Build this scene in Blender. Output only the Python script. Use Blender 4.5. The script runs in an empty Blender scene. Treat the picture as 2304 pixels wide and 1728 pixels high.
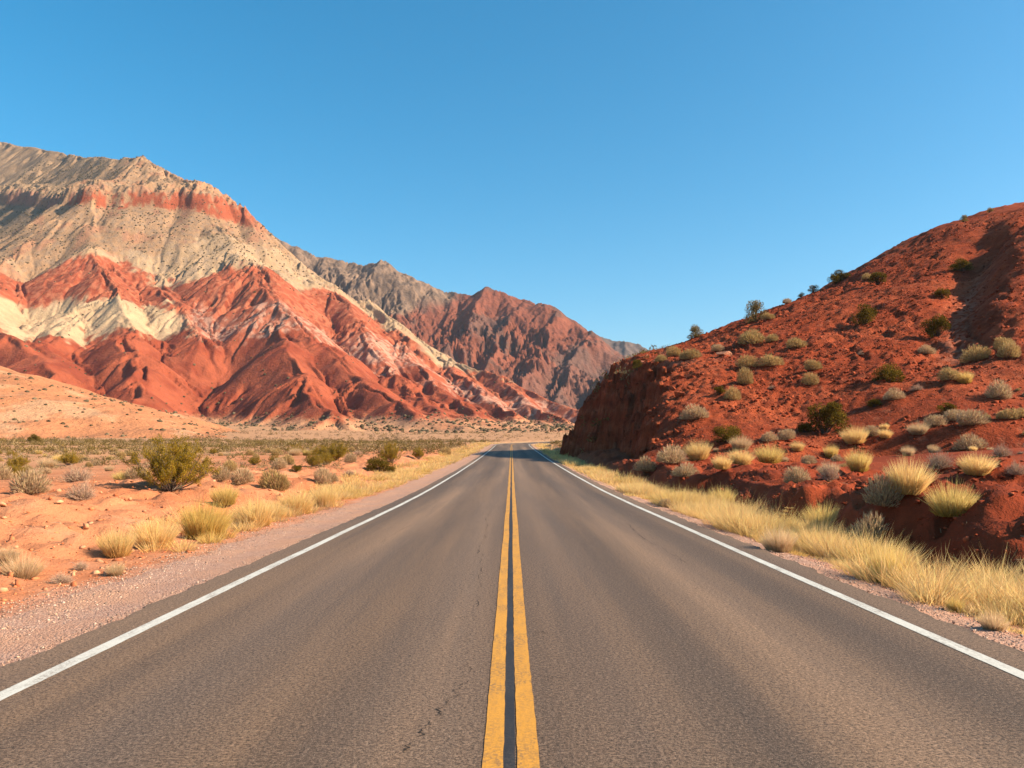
import bpy, math, time
import numpy as np
T0 = time.time()
SC = bpy.context.scene
COL = SC.collection
rng = np.random.default_rng(7)
F, CX, YH, CAMZ = 1736.0, 1105.0, 976.0, 1.65      # focal length / principal column / horizon row of the photograph
SUN_EL, SUN_AZ = 31.0, 103.0                        # azimuth clockwise from +Y (the road's direction)

# ------------------------------------------------------------------ noise
def _h(ix, iy, seed):
    a = (ix.astype(np.int64) * 374761393 + iy.astype(np.int64) * 668265263 + seed * 974634533) & 0xFFFFFFFF
    a = ((a ^ (a >> 13)) * 1274126177) & 0xFFFFFFFF
    a = ((a ^ (a >> 16)) * 2246822519) & 0xFFFFFFFF
    a = a ^ (a >> 13)
    return a.astype(np.float64) / 4294967296.0

def perlin(x, y, seed=0):
    x, y = np.broadcast_arrays(np.asarray(x, float), np.asarray(y, float))
    ix, iy = np.floor(x), np.floor(y)
    fx, fy = x - ix, y - iy
    ux, uy = fx * fx * fx * (fx * (fx * 6 - 15) + 10), fy * fy * fy * (fy * (fy * 6 - 15) + 10)
    def g(dx, dy):
        a = _h(ix + dx, iy + dy, seed) * 2 * np.pi
        return np.cos(a) * (fx - dx) + np.sin(a) * (fy - dy)
    a = g(0, 0) * (1 - ux) + g(1, 0) * ux
    b = g(0, 1) * (1 - ux) + g(1, 1) * ux
    return (a * (1 - uy) + b * uy) * 1.5

def fbm(x, y, scale, octv=4, seed=0, gain=.5):
    t, amp, s = 0.0, 1.0, 1.0 / scale
    for k in range(octv):
        t = t + amp * perlin(x * s + 17.3 * k, y * s - 9.1 * k, seed + k)
        amp *= gain; s *= 2.03
    return t

def ridged(x, y, scale, octv=4, seed=0, gain=.5):
    t, amp, s = 0.0, 1.0, 1.0 / scale
    for k in range(octv):
        t = t + amp * (1 - 2 * np.abs(perlin(x * s + 7.7 * k, y * s + 3.1 * k, seed + k)))
        amp *= gain; s *= 2.07
    return t

def sstep(a, b, x):
    t = np.clip((x - a) / (b - a), 0, 1)
    return t * t * (3 - 2 * t)

def smax(a, b, k):
    h = np.clip(k - np.abs(a - b), 0, None) / k
    return np.maximum(a, b) + h * h * k * .25

def smin(a, b, k):
    return -smax(-a, -b, k)

def lerp(a, b, t):
    return a + (b - a) * t

def mixc(c, d, t):
    t = np.asarray(t)[..., None]
    return c * (1 - t) + np.asarray(d) * t

# ------------------------------------------------------------------ objects and materials
def mesh_np(name, V, faces, col=None, smooth=True, nperface=None):
    """faces: an (n,3) or (n,4) index array, or a list of such arrays"""
    me = bpy.data.meshes.new(name)
    V = np.asarray(V, np.float32).reshape(-1, 3)
    fl = faces if isinstance(faces, list) else [faces]
    idx = np.concatenate([np.asarray(f, np.int32).ravel() for f in fl])
    tot = np.concatenate([np.full(len(f), f.shape[1], np.int32) for f in fl])
    st = np.concatenate([[0], np.cumsum(tot)[:-1]]).astype(np.int32)
    me.vertices.add(len(V)); me.vertices.foreach_set('co', V.ravel())
    me.loops.add(len(idx)); me.loops.foreach_set('vertex_index', idx)
    me.polygons.add(len(tot)); me.polygons.foreach_set('loop_start', st); me.polygons.foreach_set('loop_total', tot)
    if smooth:
        me.polygons.foreach_set('use_smooth', np.ones(len(tot), bool))
    if col is not None:
        a = me.color_attributes.new('Col', 'FLOAT_COLOR', 'POINT')
        c = np.ones((len(V), 4), np.float32); c[:, :3] = np.asarray(col).reshape(-1, 3)
        a.data.foreach_set('color', c.ravel())
    me.update(calc_edges=True)
    return me

def obj(name, me, m=None, parent=None, loc=(0, 0, 0)):
    if m is not None and not me.materials:
        me.materials.append(m)
    o = bpy.data.objects.new(name, me); COL.objects.link(o)
    o.location = loc
    if parent is not None: o.parent = parent
    return o

def tag(o, label=None, cat=None, group=None, kind=None):
    if label: o['label'] = label
    if cat: o['category'] = cat
    if group: o['group'] = group
    if kind: o['kind'] = kind
    return o

def grid_faces(ny, nx):
    i = np.arange(ny * nx).reshape(ny, nx)
    return np.stack([i[:-1, :-1], i[:-1, 1:], i[1:, 1:], i[1:, :-1]], -1).reshape(-1, 4)

def grid_mesh(name, xs, ys, H, col=None):
    X, Y = np.meshgrid(xs, ys)
    return mesh_np(name, np.stack([X, Y, H], -1), grid_faces(len(ys), len(xs)), None if col is None else col)

class NT:
    """a small helper to write shader node trees"""
    def __init__(s, name):
        s.m = bpy.data.materials.new(name); s.m.use_nodes = True
        s.t = s.m.node_tree; s.t.nodes.clear()
        s.out = s.n('ShaderNodeOutputMaterial')
    def n(s, kind, **kw):
        nd = s.t.nodes.new(kind)
        for k, v in kw.items():
            if k == 'i':
                for kk, vv in v.items(): s.put(nd.inputs[kk], vv)
            else: setattr(nd, k, v)
        return nd
    def put(s, sock, v):
        if isinstance(v, bpy.types.NodeSocket): s.t.links.new(v, sock)
        else: sock.default_value = v
    def pos(s):
        return s.n('ShaderNodeNewGeometry').outputs['Position']
    def scale(s, v, xyz):
        return s.n('ShaderNodeVectorMath', operation='MULTIPLY', i={0: v, 1: xyz}).outputs[0]
    def noise(s, v, sc, det=4, rough=.6, dist=0.):
        return s.n('ShaderNodeTexNoise', i={'Vector': v, 'Scale': sc, 'Detail': det, 'Roughness': rough, 'Distortion': dist}).outputs[0]
    def voro(s, v, sc, out='Distance', feature='F1'):
        return s.n('ShaderNodeTexVoronoi', feature=feature, i={'Vector': v, 'Scale': sc}).outputs[out]
    def mr(s, v, a, b, c=0., d=1.):
        return s.n('ShaderNodeMapRange', i={0: v, 1: a, 2: b, 3: c, 4: d}).outputs[0]
    def math(s, op, a, b=0.):
        return s.n('ShaderNodeMath', operation=op, i={0: a, 1: b}).outputs[0]
    def mix(s, f, a, b, blend='MIX'):
        nd = s.n('ShaderNodeMix', data_type='RGBA', blend_type=blend)
        s.put(nd.inputs[0], f); s.put(nd.inputs[6], a); s.put(nd.inputs[7], b)
        return nd.outputs[2]
    def mulv(s, c, f):   # colour times a number
        return s.n('ShaderNodeVectorMath', operation='SCALE', i={0: c, 'Scale': f}).outputs[0]
    def attr(s, name='Col'):
        return s.n('ShaderNodeAttribute', attribute_name=name).outputs['Color']
    def bump(s, h, dist, strength=1., normal=None):
        nd = s.n('ShaderNodeBump', i={'Strength': strength, 'Distance': dist, 'Height': h})
        if normal is not None: s.put(nd.inputs['Normal'], normal)
        return nd.outputs[0]
    def bsdf(s, col, rough=1., normal=None, spec=.2):
        b = s.n('ShaderNodeBsdfPrincipled', i={'Base Color': col, 'Roughness': rough, 'Specular IOR Level': spec})
        if normal is not None: s.put(b.inputs['Normal'], normal)
        s.t.links.new(b.outputs[0], s.out.inputs[0])
        return s.m

def c4(r, g, b): return (r, g, b, 1.)

def earth_material(name, s1, s2, s3, bump_d, speck=.25, spec=.1):
    """soil or rock: the mesh's own colour, mottled at three sizes, rough"""
    t = NT(name); p = t.pos(); c = t.attr()
    n1, n2, n3 = t.noise(p, s1, 5, .65), t.noise(p, s2, 5, .7), t.noise(p, s3, 3, .7)
    c = t.mulv(c, t.mr(n1, .3, .7, .86, 1.14))
    c = t.mulv(c, t.mr(n2, .3, .7, 1 - speck, 1 + speck))
    c = t.mix(t.mr(n3, .55, .75, 0, .25), c, t.mix(1., c, c4(1.15, 1.2, 1.3), 'MULTIPLY'))
    hgt = t.math('ADD', t.math('MULTIPLY', n2, 1.), t.math('MULTIPLY', n3, .45))
    return t.bsdf(c, 1., t.bump(hgt, bump_d), spec)

def plant_material(name, trans=.25, var=.25):
    t = NT(name); c = t.attr()
    r = t.n('ShaderNodeObjectInfo').outputs['Random']
    c = t.mulv(c, t.mr(r, 0, 1, 1 - var, 1 + var))
    d = t.n('ShaderNodeBsdfDiffuse', i={'Color': c, 'Roughness': .6})
    tr = t.n('ShaderNodeBsdfTranslucent', i={'Color': c})
    mx = t.n('ShaderNodeMixShader', i={0: trans})
    t.t.links.new(d.outputs[0], mx.inputs[1]); t.t.links.new(tr.outputs[0], mx.inputs[2])
    t.t.links.new(mx.outputs[0], t.out.inputs[0])
    return t.m

# ------------------------------------------------------------------ terrain functions
_ry = np.array([-60, 30, 52, 87, 148, 191, 215, 250, 300, 350, 450, 600, 800, 1500, 6000.])
_rz = np.array([0, 0, .3, .95, 2.35, 3.62, 4.0, 4.9, 6.9, 9.0, 12.8, 16.5, 21, 38, 120.])
_yy = np.arange(-60, 6000, 1.)
_zz = np.interp(_yy, _ry, _rz)
_kern = np.hanning(31); _kern /= _kern.sum()
_zz = np.convolve(np.pad(_zz, 15, mode='edge'), _kern, 'valid')
def road_z(y): return np.interp(y, _yy, _zz)
def road_x(y):
    d = np.clip(np.asarray(y, float) - 172, 0, None)
    return d * d / (2 * 150.) * (1 / (1 + d / 420))

def ground_h(x, y):
    x, y = np.broadcast_arrays(np.asarray(x, float), np.asarray(y, float))
    u = x - road_x(y)
    near = 1 - sstep(70, 120, y)
    wob = perlin(y * .11, 3.1, 5) * .9 + perlin(y * .37, 1.7, 6) * .45
    fine = perlin(x * .9, y * .9, 21) + .5 * perlin(x * 2.1, y * 2.1, 22) + .28 * perlin(x * 5.1, y * 5.1, 23)
    # left: shoulder, sandy verge, eroded bank, flat
    ul = -u + wob * sstep(5.6, 7.5, -u)
    hb = .85 + .3 * perlin(y * .07, 9.3, 8)
    L = np.interp(ul, [-99, 3.9, 5.2, 6.2, 7.2, 8.2, 9.3, 11, 16, 45, 130, 400, 3000], [-.07, -.07, -.04, -.02, .10, .36, .60, .72, .60, .50, 1.1, 6, 90])
    L = np.where(ul > 5.2, (L + .02) * lerp(.55, hb, near) - .02, L)
    bankL = sstep(5.8, 7.6, ul) * (1 - sstep(11, 18, ul))
    # the right-hand side: shoulder, ditch, cut bank, bench rising to the hill
    ur = u + (wob * .9 + perlin(y * .55, x * .2, 14) * .55) * sstep(6, 7.5, u)
    Rr = np.interp(ur, [-99, 4.2, 4.6, 5.6, 6.9, 7.4, 7.95, 8.6, 10.0, 15, 20, 32, 60, 200, 3000], [-.07, -.07, -.06, -.18, -.36, -.25, .32, .70, .95, 1.5, 2.12, 4.0, 6.0, 14, 90])
    hr = 1 + .35 * perlin(y * .13, 4.4, 11)
    Rr = np.where(ur > 6.9, -.36 + (Rr + .36) * lerp(.5, hr, sstep(.4, .9, 1 - np.abs(ur - 9) / 14) * near), Rr)
    Rr = np.where(ur > 5, lerp(np.minimum(Rr, .25), Rr, 1 - sstep(95, 125, y)), Rr)
    bankR = sstep(6.8, 7.8, ur) * (1 - sstep(12, 20, ur))
    off = np.where(u < 0, L, Rr)
    fine = np.where(u > 0, perlin(x * .45, y * .3, 21) * .6 + perlin(x * 1.7, y * 1.2, 22) * .45 + perlin(x * 4, y * 4, 23) * .3 + perlin(x * 9, y * 9, 24) * .2, fine)
    rough = np.where(u < 0, .02 + .15 * bankL, .05 + .24 * bankR)
    outside = sstep(4.3, 6.0, np.abs(u))
    off = off + fine * rough * outside * lerp(.4, 1, near)
    # rills down the faces of the two banks
    rl = np.abs(perlin(y * .75 + .3 * perlin(x, y, 33), x * .16, 31))
    off = off - (sstep(.22, 0, rl) * (.17 * bankL + .36 * bankR)) * outside
    und = fbm(x, y, 26, 3, 41) * .35 * sstep(9, 30, np.abs(u)) + fbm(x, y, 120, 3, 45) * 1.2 * sstep(60, 200, np.abs(u))
    return road_z(y) + off + und

# hill on the right, cut by the road into a shaded cliff
_G = np.array([[33, 61], [41, 74], [49, 86], [62, 106], [76, 128], [95, 150.]])
_G2 = np.array([[58, 99], [67, 105], [77, 113], [90, 128.]])
def polyline_sd(P, x, y):
    """distance to a polyline, with the side (+ right of its direction)"""
    best = np.full(x.shape, 1e9); sgn = np.zeros(x.shape)
    for (ax, ay), (bx, by) in zip(P[:-1], P[1:]):
        dx, dy = bx - ax, by - ay
        t = np.clip(((x - ax) * dx + (y - ay) * dy) / (dx * dx + dy * dy), 0, 1)
        ex, ey = x - ax - t * dx, y - ay - t * dy
        d = np.hypot(ex, ey); k = d < best
        best = np.where(k, d, best); sgn = np.where(k, np.sign(ex * dy - ey * dx), sgn)
    return best * sgn

def hill_h(x, y, detail=True):
    x, y = np.broadcast_arrays(np.asarray(x, float), np.asarray(y, float))
    Xc = [0, 10, 15, 19, 24, 35, 48.7, 67, 86, 120, 170]
    yc = np.interp(x, Xc, [98, 101, 103, 105, 108, 115, 121, 131, 139, 150, 170])
    zc = np.interp(x, Xc, [9, 12.0, 13.8, 15.2, 16.4, 21.4, 26.7, 37.4, 44.3, 54, 60])
    yf = np.interp(x, [0, 8, 12.5, 20, 32, 60, 120, 170], [58, 56, 54, 54, 50, 50, 55, 60]) + 2 * perlin(x * .12, .5, 61)
    zf = np.interp(x, [0, 8, 12.5, 20, 32, 60, 120, 170], [.1, .3, 1.5, 2.4, 4.0, 5.5, 9, 12])
    t = (y - yf) / (yc - yf)
    tc = np.clip(t, 0, 1)
    g = 1.32 * tc - .32 * tc ** 3
    z = zf + (zc - zf) * g + np.where(t < 0, .12 * (y - yf) - 2.5 * sstep(1, 7, yf - y), 0)
    dy = np.clip(y - yc, 0, None)
    z = z + np.where(t > 1, .14 * dy - dy * dy * .012, 0)
    # a gully with a second spur on its right
    s = polyline_sd(_G, x, y)
    m = sstep(52, 88, y) * (1 - sstep(100, 126, y))
    w = s + 1.2 * perlin(x * .12, y * .12, 63)
    z = z + m * (-1.7 * np.exp(-(w / 2.6) ** 2) + 1.9 * np.exp(-((w - 5.5) / 3.6) ** 2))
    w2 = polyline_sd(_G2, x, y) + perlin(x * .3, y * .3, 64) * .8
    z = z - sstep(95, 106, y) * (1 - sstep(126, 140, y)) * 2.2 * np.exp(-(w2 / 2.) ** 2)
    if detail:
        face = sstep(.0, .2, t)
        z = z + face * (fbm(x, y, 14, 3, 65) * .55 + fbm(x, y, 3.2, 3, 69) * .20 + np.abs(fbm(x, y, 1.7, 2, 71)) * -.30 + fbm(x, y, .7, 3, 73, .6) * .13)
        # shallow rills running down the slope towards the gully and the foot
        rr = np.abs(perlin((x - .35 * y) * .42 + .6 * perlin(x * .2, y * .2, 75), y * .05, 76))
        z = z - face * sstep(.16, 0, rr) * .38 * sstep(-.3, .2, perlin(x * .06, y * .06, 77)) * sstep(22, 34, x)
    # cliff along the road
    xc = np.interp(y, [40, 50, 60, 70, 80, 88, 96, 106, 116, 130, 150, 190], [10.5, 9.8, 9.4, 10.2, 10.6, 8.8, 7.0, 6.7, 8.0, 14, 24, 44])
    if detail:
        xc = xc + perlin(y * .21, .3, 81) * 1.1 + perlin(y * .55, .9, 82) * .65 + perlin(y * 1.3, x * .4, 83) * .3
    P = np.interp(x - xc, [-12, 0, .8, 3.7, 8, 12, 16, 22, 40], [-10, -.4, 1.8, 7.2, 12.0, 15.8, 20, 29, 60])
    c = road_z(y) - .2 + P
    if detail:
        led = fbm(x, y, 2.6, 4, 85, .6)
        c = c + led * 1.0 + .55 * np.round(perlin(x * .5, y * .5, 89) * 2) + .35 * np.round(perlin(x * 1.1, y * 1.1, 90) * 2)
        tz = c / .9 + .4 * perlin(x * .3, y * .3, 87)
        c = c + .5 * (np.floor(tz) + sstep(.25, .9, tz - np.floor(tz)) - tz) * .9
    return smin(z, c, .25)

def surf_h(x, y):
    g = ground_h(x, y)
    x, y = np.broadcast_arrays(x, y)
    h = np.where((x > 3) & (x < 168) & (y > 42) & (y < 188), hill_h(x, y), -99)
    return np.maximum(g, h)

def aim(px, py, dmin=4., dmax=700.):
    """the point of the ground or hill that lies in this direction from the photographer"""
    d = np.geomspace(dmin, dmax, 3600)
    x, z = (px - CX) / F * d, CAMZ - (py - YH) / F * d
    h = surf_h(x, d)
    k = np.nonzero(z <= h)[0]
    i = k[0] if len(k) else int(np.argmin((z - h) / d))
    return np.array([x[i], d[i], h[i]])

def W(px, py, d): return ((px - CX) / F * d, d, CAMZ - (py - YH) / F * d)

def geo_axis(a, b, step0, grow):
    v = [a]; s = step0
    while v[-1] < b:
        v.append(v[-1] + s); s *= grow
    return np.array(v)

# ------------------------------------------------------------------ ground sheet
xr = np.concatenate([np.arange(0, 13, .11), geo_axis(13, 4000, .13, 1.045)])
xl = np.concatenate([np.arange(0.11, 13, .11), geo_axis(13, 4000, .13, 1.045)])
gx = np.concatenate([-xl[::-1], xr])
gy = np.concatenate([-geo_axis(.5, 60, .6, 1.25)[::-1], geo_axis(0, 6500, .11, 1.0125)])
X, Y = np.meshgrid(gx, gy)
H = ground_h(X, Y)
U = X - road_x(Y)
# keep the sheet well under the hill and the mountain meshes
C_SAND, C_ORANGE, C_PALE = np.array([.48, .180, .082]), np.array([.43, .138, .056]), np.array([.46, .235, .118])
C_RED, C_DRED = np.array([.285, .050, .017]), np.array([.21, .035, .012])
n1, n2 = fbm(X, Y, 9, 4, 101), fbm(X, Y, 1.6, 4, 105)
col = np.broadcast_to(C_SAND, X.shape + (3,)).copy()
col = mixc(col, C_ORANGE, sstep(-.1, .5, n1 + .4 * n2) * .8)
col = mixc(col, C_PALE, sstep(14, 40, -U + 10 * n1) * .75)
col = mixc(col, [.54, .27, .15], sstep(.15, .7, n2 - .3 * n1) * .35)
col = mixc(col, C_PALE * [.93, .93, .95], sstep(90, 200, Y) * (U < 60))
rightm = sstep(4.6, 6.6, U + .5 * n2)
col = mixc(col, mixc(np.broadcast_to(C_RED, X.shape + (3,)), C_DRED, sstep(-.3, .5, n1 + n2 * .5)), rightm * (1 - sstep(105, 150, Y)))
verge = np.exp(-((np.abs(U) - 5.6) / 1.3) ** 2) * sstep(20, 60, Y)
col = mixc(col, [.60, .43, .22], verge * .5)
shoulder = (1 - sstep(4.9, 5.7, np.abs(U) + .35 * n2))
col = mixc(col, [.42, .22, .15], shoulder * .8)
M_GROUND = earth_material('desert_soil', .35, 2.4, 14., .06, .16)
ground = obj('ground', grid_mesh('ground', gx, gy, H, col), M_GROUND)
tag(ground, kind='structure')

# ------------------------------------------------------------------ road
ry = np.concatenate([np.arange(-12, 40, .5), np.arange(40, 420, 1.5)])
def path_frame(y):
    cx = road_x(y); e = .5
    tx = (road_x(y + e) - road_x(y - e)) / (2 * e)
    L = np.hypot(1, tx)
    return cx, 1 / L, -tx / L          # centre, and the direction across the road (to the right)
def ribbon(name, offs, lift, ys, wob=None, crown=.0):
    """a strip along the road; offs = sideways offsets (metres, right positive)"""
    cx, ax, ay = path_frame(ys)
    offs = np.asarray(offs, float)
    O = np.broadcast_to(offs, (len(ys), len(offs))).copy()
    if wob is not None: O = O + wob
    Xr, Yr = cx[:, None] + O * ax[:, None], ys[:, None] + O * ay[:, None]
    Z = road_z(ys)[:, None] + lift - crown * np.abs(O) * .0
    return mesh_np(name, np.stack([Xr, Yr, Z + 0 * Xr], -1), grid_faces(len(ys), len(offs)))
def edge_wob(ys, k, amp, seed):
    w = np.zeros((len(ys), k)); n = perlin(ys * 1.1, .3, seed) * amp + perlin(ys * 3.3, .7, seed + 1) * amp * .6
    return w, n
EDGE_L, EDGE_R = -3.88, 4.22
ryf = np.concatenate([np.arange(-12, 45, .12), np.arange(45, 420, 1.2)])
wb = np.zeros((len(ryf), 9))
wb[:, 0] = perlin(ryf * 1.3, .2, 201) * .055 + perlin(ryf * 4.1, .2, 202) * .035
wb[:, -1] = perlin(ryf * 1.3, .6, 203) * .065 + perlin(ryf * 4.1, .6, 204) * .04
t = NT('asphalt'); p = t.pos()
sx = t.scale(p, (1., .03, 1.))
strk = t.noise(sx, .75, 3, .55)
pat = t.noise(t.scale(p, (1., .035, 1.)), 1.1, 5, .65)
agg = t.noise(p, 48., 4, .9); agg2 = t.voro(p, 75.); agg3 = t.noise(p, 26., 3, .7)
c = t.mix(t.mr(strk, .36, .64), c4(.096, .060, .040), c4(.188, .112, .067))
c = t.mix(t.mr(pat, .42, .62, 0, .55), c, c4(.080, .056, .043))
xs_ = t.n('ShaderNodeSeparateXYZ', i={0: p}).outputs[0]
trk = t.math('COSINE', t.math('ADD', t.math('MULTIPLY', t.math('ABSOLUTE', t.math('ADD', xs_, -.05)), 3.6), t.math('MULTIPLY', strk, 2.2)), 0.)
c = t.mulv(c, t.mr(trk, -1., 1., 1.13, .80))
c = t.mulv(c, t.mr(agg, .36, .64, .05, 2.05))
c = t.mulv(c, t.mr(agg3, .34, .66, .70, 1.32))
c = t.mix(t.mr(agg2, .10, .20, .75, 0.), c, c4(.50, .38, .28))
M_ASPH = t.bsdf(c, .78, t.bump(t.math('ADD', agg, t.math('MULTIPLY', agg3, .6)), .006), .28)
road = obj('road', ribbon('road', np.linspace(EDGE_L, EDGE_R, 9), .0, ryf, wb), M_ASPH)
tag(road, kind='structure')

def paint(name, colour, wear, dark):
    t = NT(name); p = t.pos()
    n = t.noise(p, 34., 4, .75); n2 = t.noise(t.scale(p, (5., 1., 1.)), 2.2, 4, .7); n3 = t.noise(p, 1.1, 3, .6)
    k = t.math('MULTIPLY', t.mr(n, .44, .56), t.mr(n2, .38, .56))
    k = t.math('MULTIPLY', k, t.math('MULTIPLY', t.mr(n3, .35, .6, .15, 1.), wear))
    c = t.mix(k, colour, dark)
    c = t.mulv(c, t.mr(t.noise(p, 80., 2, .7), .3, .7, .86, 1.1))
    return t.bsdf(c, .65, t.bump(n, .003), .3)
M_WHITE = paint('white_paint', c4(.58, .54, .47), .95, c4(.26, .21, .17))
M_YELLOW = paint('yellow_paint', c4(.56, .25, .032), .9, c4(.22, .12, .05))
M_SEAL = paint('black_sealer', c4(.026, .023, .024), .6, c4(.07, .055, .045))
def line_strip(name, a, b, mat, lift, seed, amp=.0045):
    ys = np.concatenate([np.arange(-10, 45, .07), np.arange(45, 400, 1.)])
    w = np.zeros((len(ys), 2))
    w[:, 0] = perlin(ys * 6, .1, seed) * amp + perlin(ys * .35, .4, seed + 3) * .012
    w[:, 1] = perlin(ys * 6, .8, seed + 1) * amp + perlin(ys * .35, .4, seed + 3) * .012
    return obj(name, ribbon(name, [a, b], lift, ys, w), mat, road)
line_strip('edge_line', -3.51, -3.38, M_WHITE, .004, 210)
line_strip('edge_line', 3.70, 3.83, M_WHITE, .004, 215)
line_strip('centre_line', -.162, -.052, M_YELLOW, .004, 220)
line_strip('centre_line', .022, .140, M_YELLOW, .004, 225)
line_strip('centre_seal', -.050, .020, M_SEAL, .0035, 230)
# cracks: thin wandering dark strips
def crack(pts, wid, seed):
    wid *= .7
    P = np.array(pts, float); n = 60
    s = np.linspace(0, len(P) - 1, n * (len(P) - 1))
    x, y = np.interp(s, range(len(P)), P[:, 0]), np.interp(s, range(len(P)), P[:, 1])
    dx, dy = np.gradient(x), np.gradient(y); L = np.hypot(dx, dy) + 1e-6
    j = perlin(s * 7, seed, 300) * .05 + perlin(s * 22, seed, 301) * .025
    w = wid * np.clip(.35 + 1.2 * perlin(s * 5, seed, 302), .04, 1.3)
    cx, cy, nx, ny = x + j * -dy / L, y + j * dx / L, -dy / L, dx / L
    V = np.stack([np.stack([cx - nx * w, cy - ny * w], -1), np.stack([cx + nx * w, cy + ny * w], -1)], 1)
    Z = np.full(V.shape[:2], .0032)
    return mesh_np('crack', np.concatenate([V, Z[..., None]], -1), grid_faces(len(s), 2))
t = NT('dark_crack'); M_CRACK = t.bsdf(c4(.035, .026, .021), .95)
for i, (pts, w) in enumerate([
        ([(-.62, 4.3), (-.50, 4.9), (-.36, 5.6)], .010), ([(-.36, 5.6), (-.31, 6.4), (-.40, 7.2), (-.36, 8.4)], .0055), ([(-.36, 8.4), (-.40, 10.5), (-.46, 13)], .006),
        ([(-.55, 13), (-.50, 16), (-.62, 20), (-.55, 25)], .010), ([(-1.25, 7.95), (-.85, 7.9), (-.42, 8.02)], .007),
        ([(.20, 7.35), (.40, 7.32)], .012), ([(.20, 5.9), (.33, 5.85), (.45, 5.86)], .008), ([(-.8, 10.7), (-.5, 10.8)], .010),
        ([(.15, 13.2), (.42, 13.1)], .014), ([(-2.9, 6.2), (-2.2, 6.35), (-1.5, 6.2)], .005), ([(1.6, 9.5), (2.3, 9.7), (3.2, 9.55)], .006), ([(2.6, 12), (2.5, 15), (2.7, 19)], .008), ([(-2.2, 12), (-2.4, 15), (-2.3, 18)], .007), ([(.145, 18.6), (.5, 18.5)], .015), ([(-1.05, 17), (-.4, 17.2)], .012)]):
    obj('crack', crack(pts, w, i * 3.7), M_CRACK, road)

# gravel shoulders
t = NT('gravel'); p = t.pos()
v1 = t.n('ShaderNodeTexVoronoi', i={'Vector': p, 'Scale': 34.}); v2 = t.n('ShaderNodeTexVoronoi', i={'Vector': p, 'Scale': 85.})
big = t.noise(p, .9, 4, .6)
cell = t.n('ShaderNodeSeparateColor', i={0: v1.outputs['Color']}).outputs[0]
cell2 = t.n('ShaderNodeSeparateColor', i={0: v2.outputs['Color']}).outputs[1]
c = t.mix(cell, c4(.26, .125, .085), c4(.58, .36, .26))
c = t.mix(t.mr(cell2, 0, 1, 0, .8), c, c4(.50, .27, .185))
c = t.mix(t.mr(big, .42, .62, 0, .5), c, c4(.56, .28, .16))
c = t.mix(t.mr(t.noise(p, 130., 2), .6, .75), c, c4(.10, .07, .06))
hh = t.math('ADD', t.math('MULTIPLY', v1.outputs['Distance'], -1.), t.math('MULTIPLY', v2.outputs['Distance'], -.5))
M_GRAVEL = t.bsdf(c, .95, t.bump(hh, .018), .15)
def shoulder_mesh(a, b, seed, amp):
    ys = np.concatenate([np.arange(-12, 45, .1), np.arange(45, 200, 1.)])
    k = 9; offs = np.linspace(a, b, k); w = np.zeros((len(ys), k))
    n = perlin(ys * .5, .2, seed) * amp + perlin(ys * 2.1, .5, seed + 1) * amp * .5 + perlin(ys * 7, .5, seed + 2) * amp * .25
    w += n[:, None] * np.linspace(0, 1, k) ** 2
    cx, ax, ay = path_frame(ys)
    O = offs[None] + w
    Xr, Yr = cx[:, None] + O * ax[:, None], ys[:, None] + O * ay[:, None]
    f = np.linspace(0, 1, k)
    inner = road_z(Yr) - .022
    Z = np.maximum(ground_h(Xr, Yr) + .012 * (1 - f) + .004, 0) if False else lerp(inner, ground_h(Xr, Yr) + .008 - .03 * sstep(.85, 1., f), sstep(.15, .5, f) * np.ones_like(Xr))
    Z = Z + fbm(Xr, Yr, .16, 2, seed + 5) * .008 * (f > .05)
    return mesh_np('gravel_shoulder', np.stack([Xr, Yr, Z], -1), grid_faces(len(ys), k))
tag(obj('gravel_shoulder', shoulder_mesh(-3.80, -5.25, 241, .22), M_GRAVEL), kind='structure')
tag(obj('gravel_shoulder', shoulder_mesh(4.14, 4.75, 251, .12), M_GRAVEL), kind='structure')

# ------------------------------------------------------------------ the red hill on the right
hx = np.concatenate([np.arange(4.5, 26, .14), geo_axis(26, 168, .16, 1.012)])
hy = np.concatenate([np.arange(44, 112, .2), geo_axis(112, 188, .22, 1.03)])
X, Y = np.meshgrid(hx, hy)
Hh = hill_h(X, Y)
G = ground_h(X, Y)
n1, n2, n3 = fbm(X, Y, 11, 4, 121), fbm(X, Y, 2.2, 4, 125), fbm(X, Y, .7, 3, 129)
col = np.broadcast_to(C_RED, X.shape + (3,)).copy()
col = mixc(col, [.38, .080, .030], sstep(-.2, .6, n1) * .8)
col = mixc(col, [.17, .028, .011], sstep(.0, .6, n2 + .4 * n3) * .55)
col = mixc(col, [.38, .11, .052], sstep(.45, .9, n3 + .3 * n2) * .6)
s = polyline_sd(_G, X, Y)
col = mixc(col, [.50, .20, .12], np.exp(-(s / 1.1) ** 2) * sstep(60, 72, Y) * (1 - sstep(86, 100, Y)) * .5 * (n3 > -.1))
edge = np.exp(-((X - 15) / 5) ** 2) * np.exp(-((Y - 85) / 25) ** 2)
col = mixc(col, [.58, .25, .15], edge * sstep(.0, .5, n2) * .5 * sstep(.3, 2.5, Hh - road_z(Y) - 8 - .0 * X))
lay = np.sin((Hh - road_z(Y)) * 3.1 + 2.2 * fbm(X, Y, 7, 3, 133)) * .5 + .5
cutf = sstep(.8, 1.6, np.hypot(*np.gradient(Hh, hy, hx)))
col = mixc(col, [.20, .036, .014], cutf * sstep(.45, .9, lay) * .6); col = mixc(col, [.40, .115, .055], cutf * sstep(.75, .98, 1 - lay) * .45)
M_HILL = earth_material('red_earth', .25, 1.7, 7.5, .34, .26)
t = NT('stone'); cs = t.attr(); M_STONE = t.bsdf(t.mulv(cs, t.mr(t.noise(t.pos(), 30., 3, .7), .3, .7, .8, 1.2)), .95, None, .1)
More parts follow.
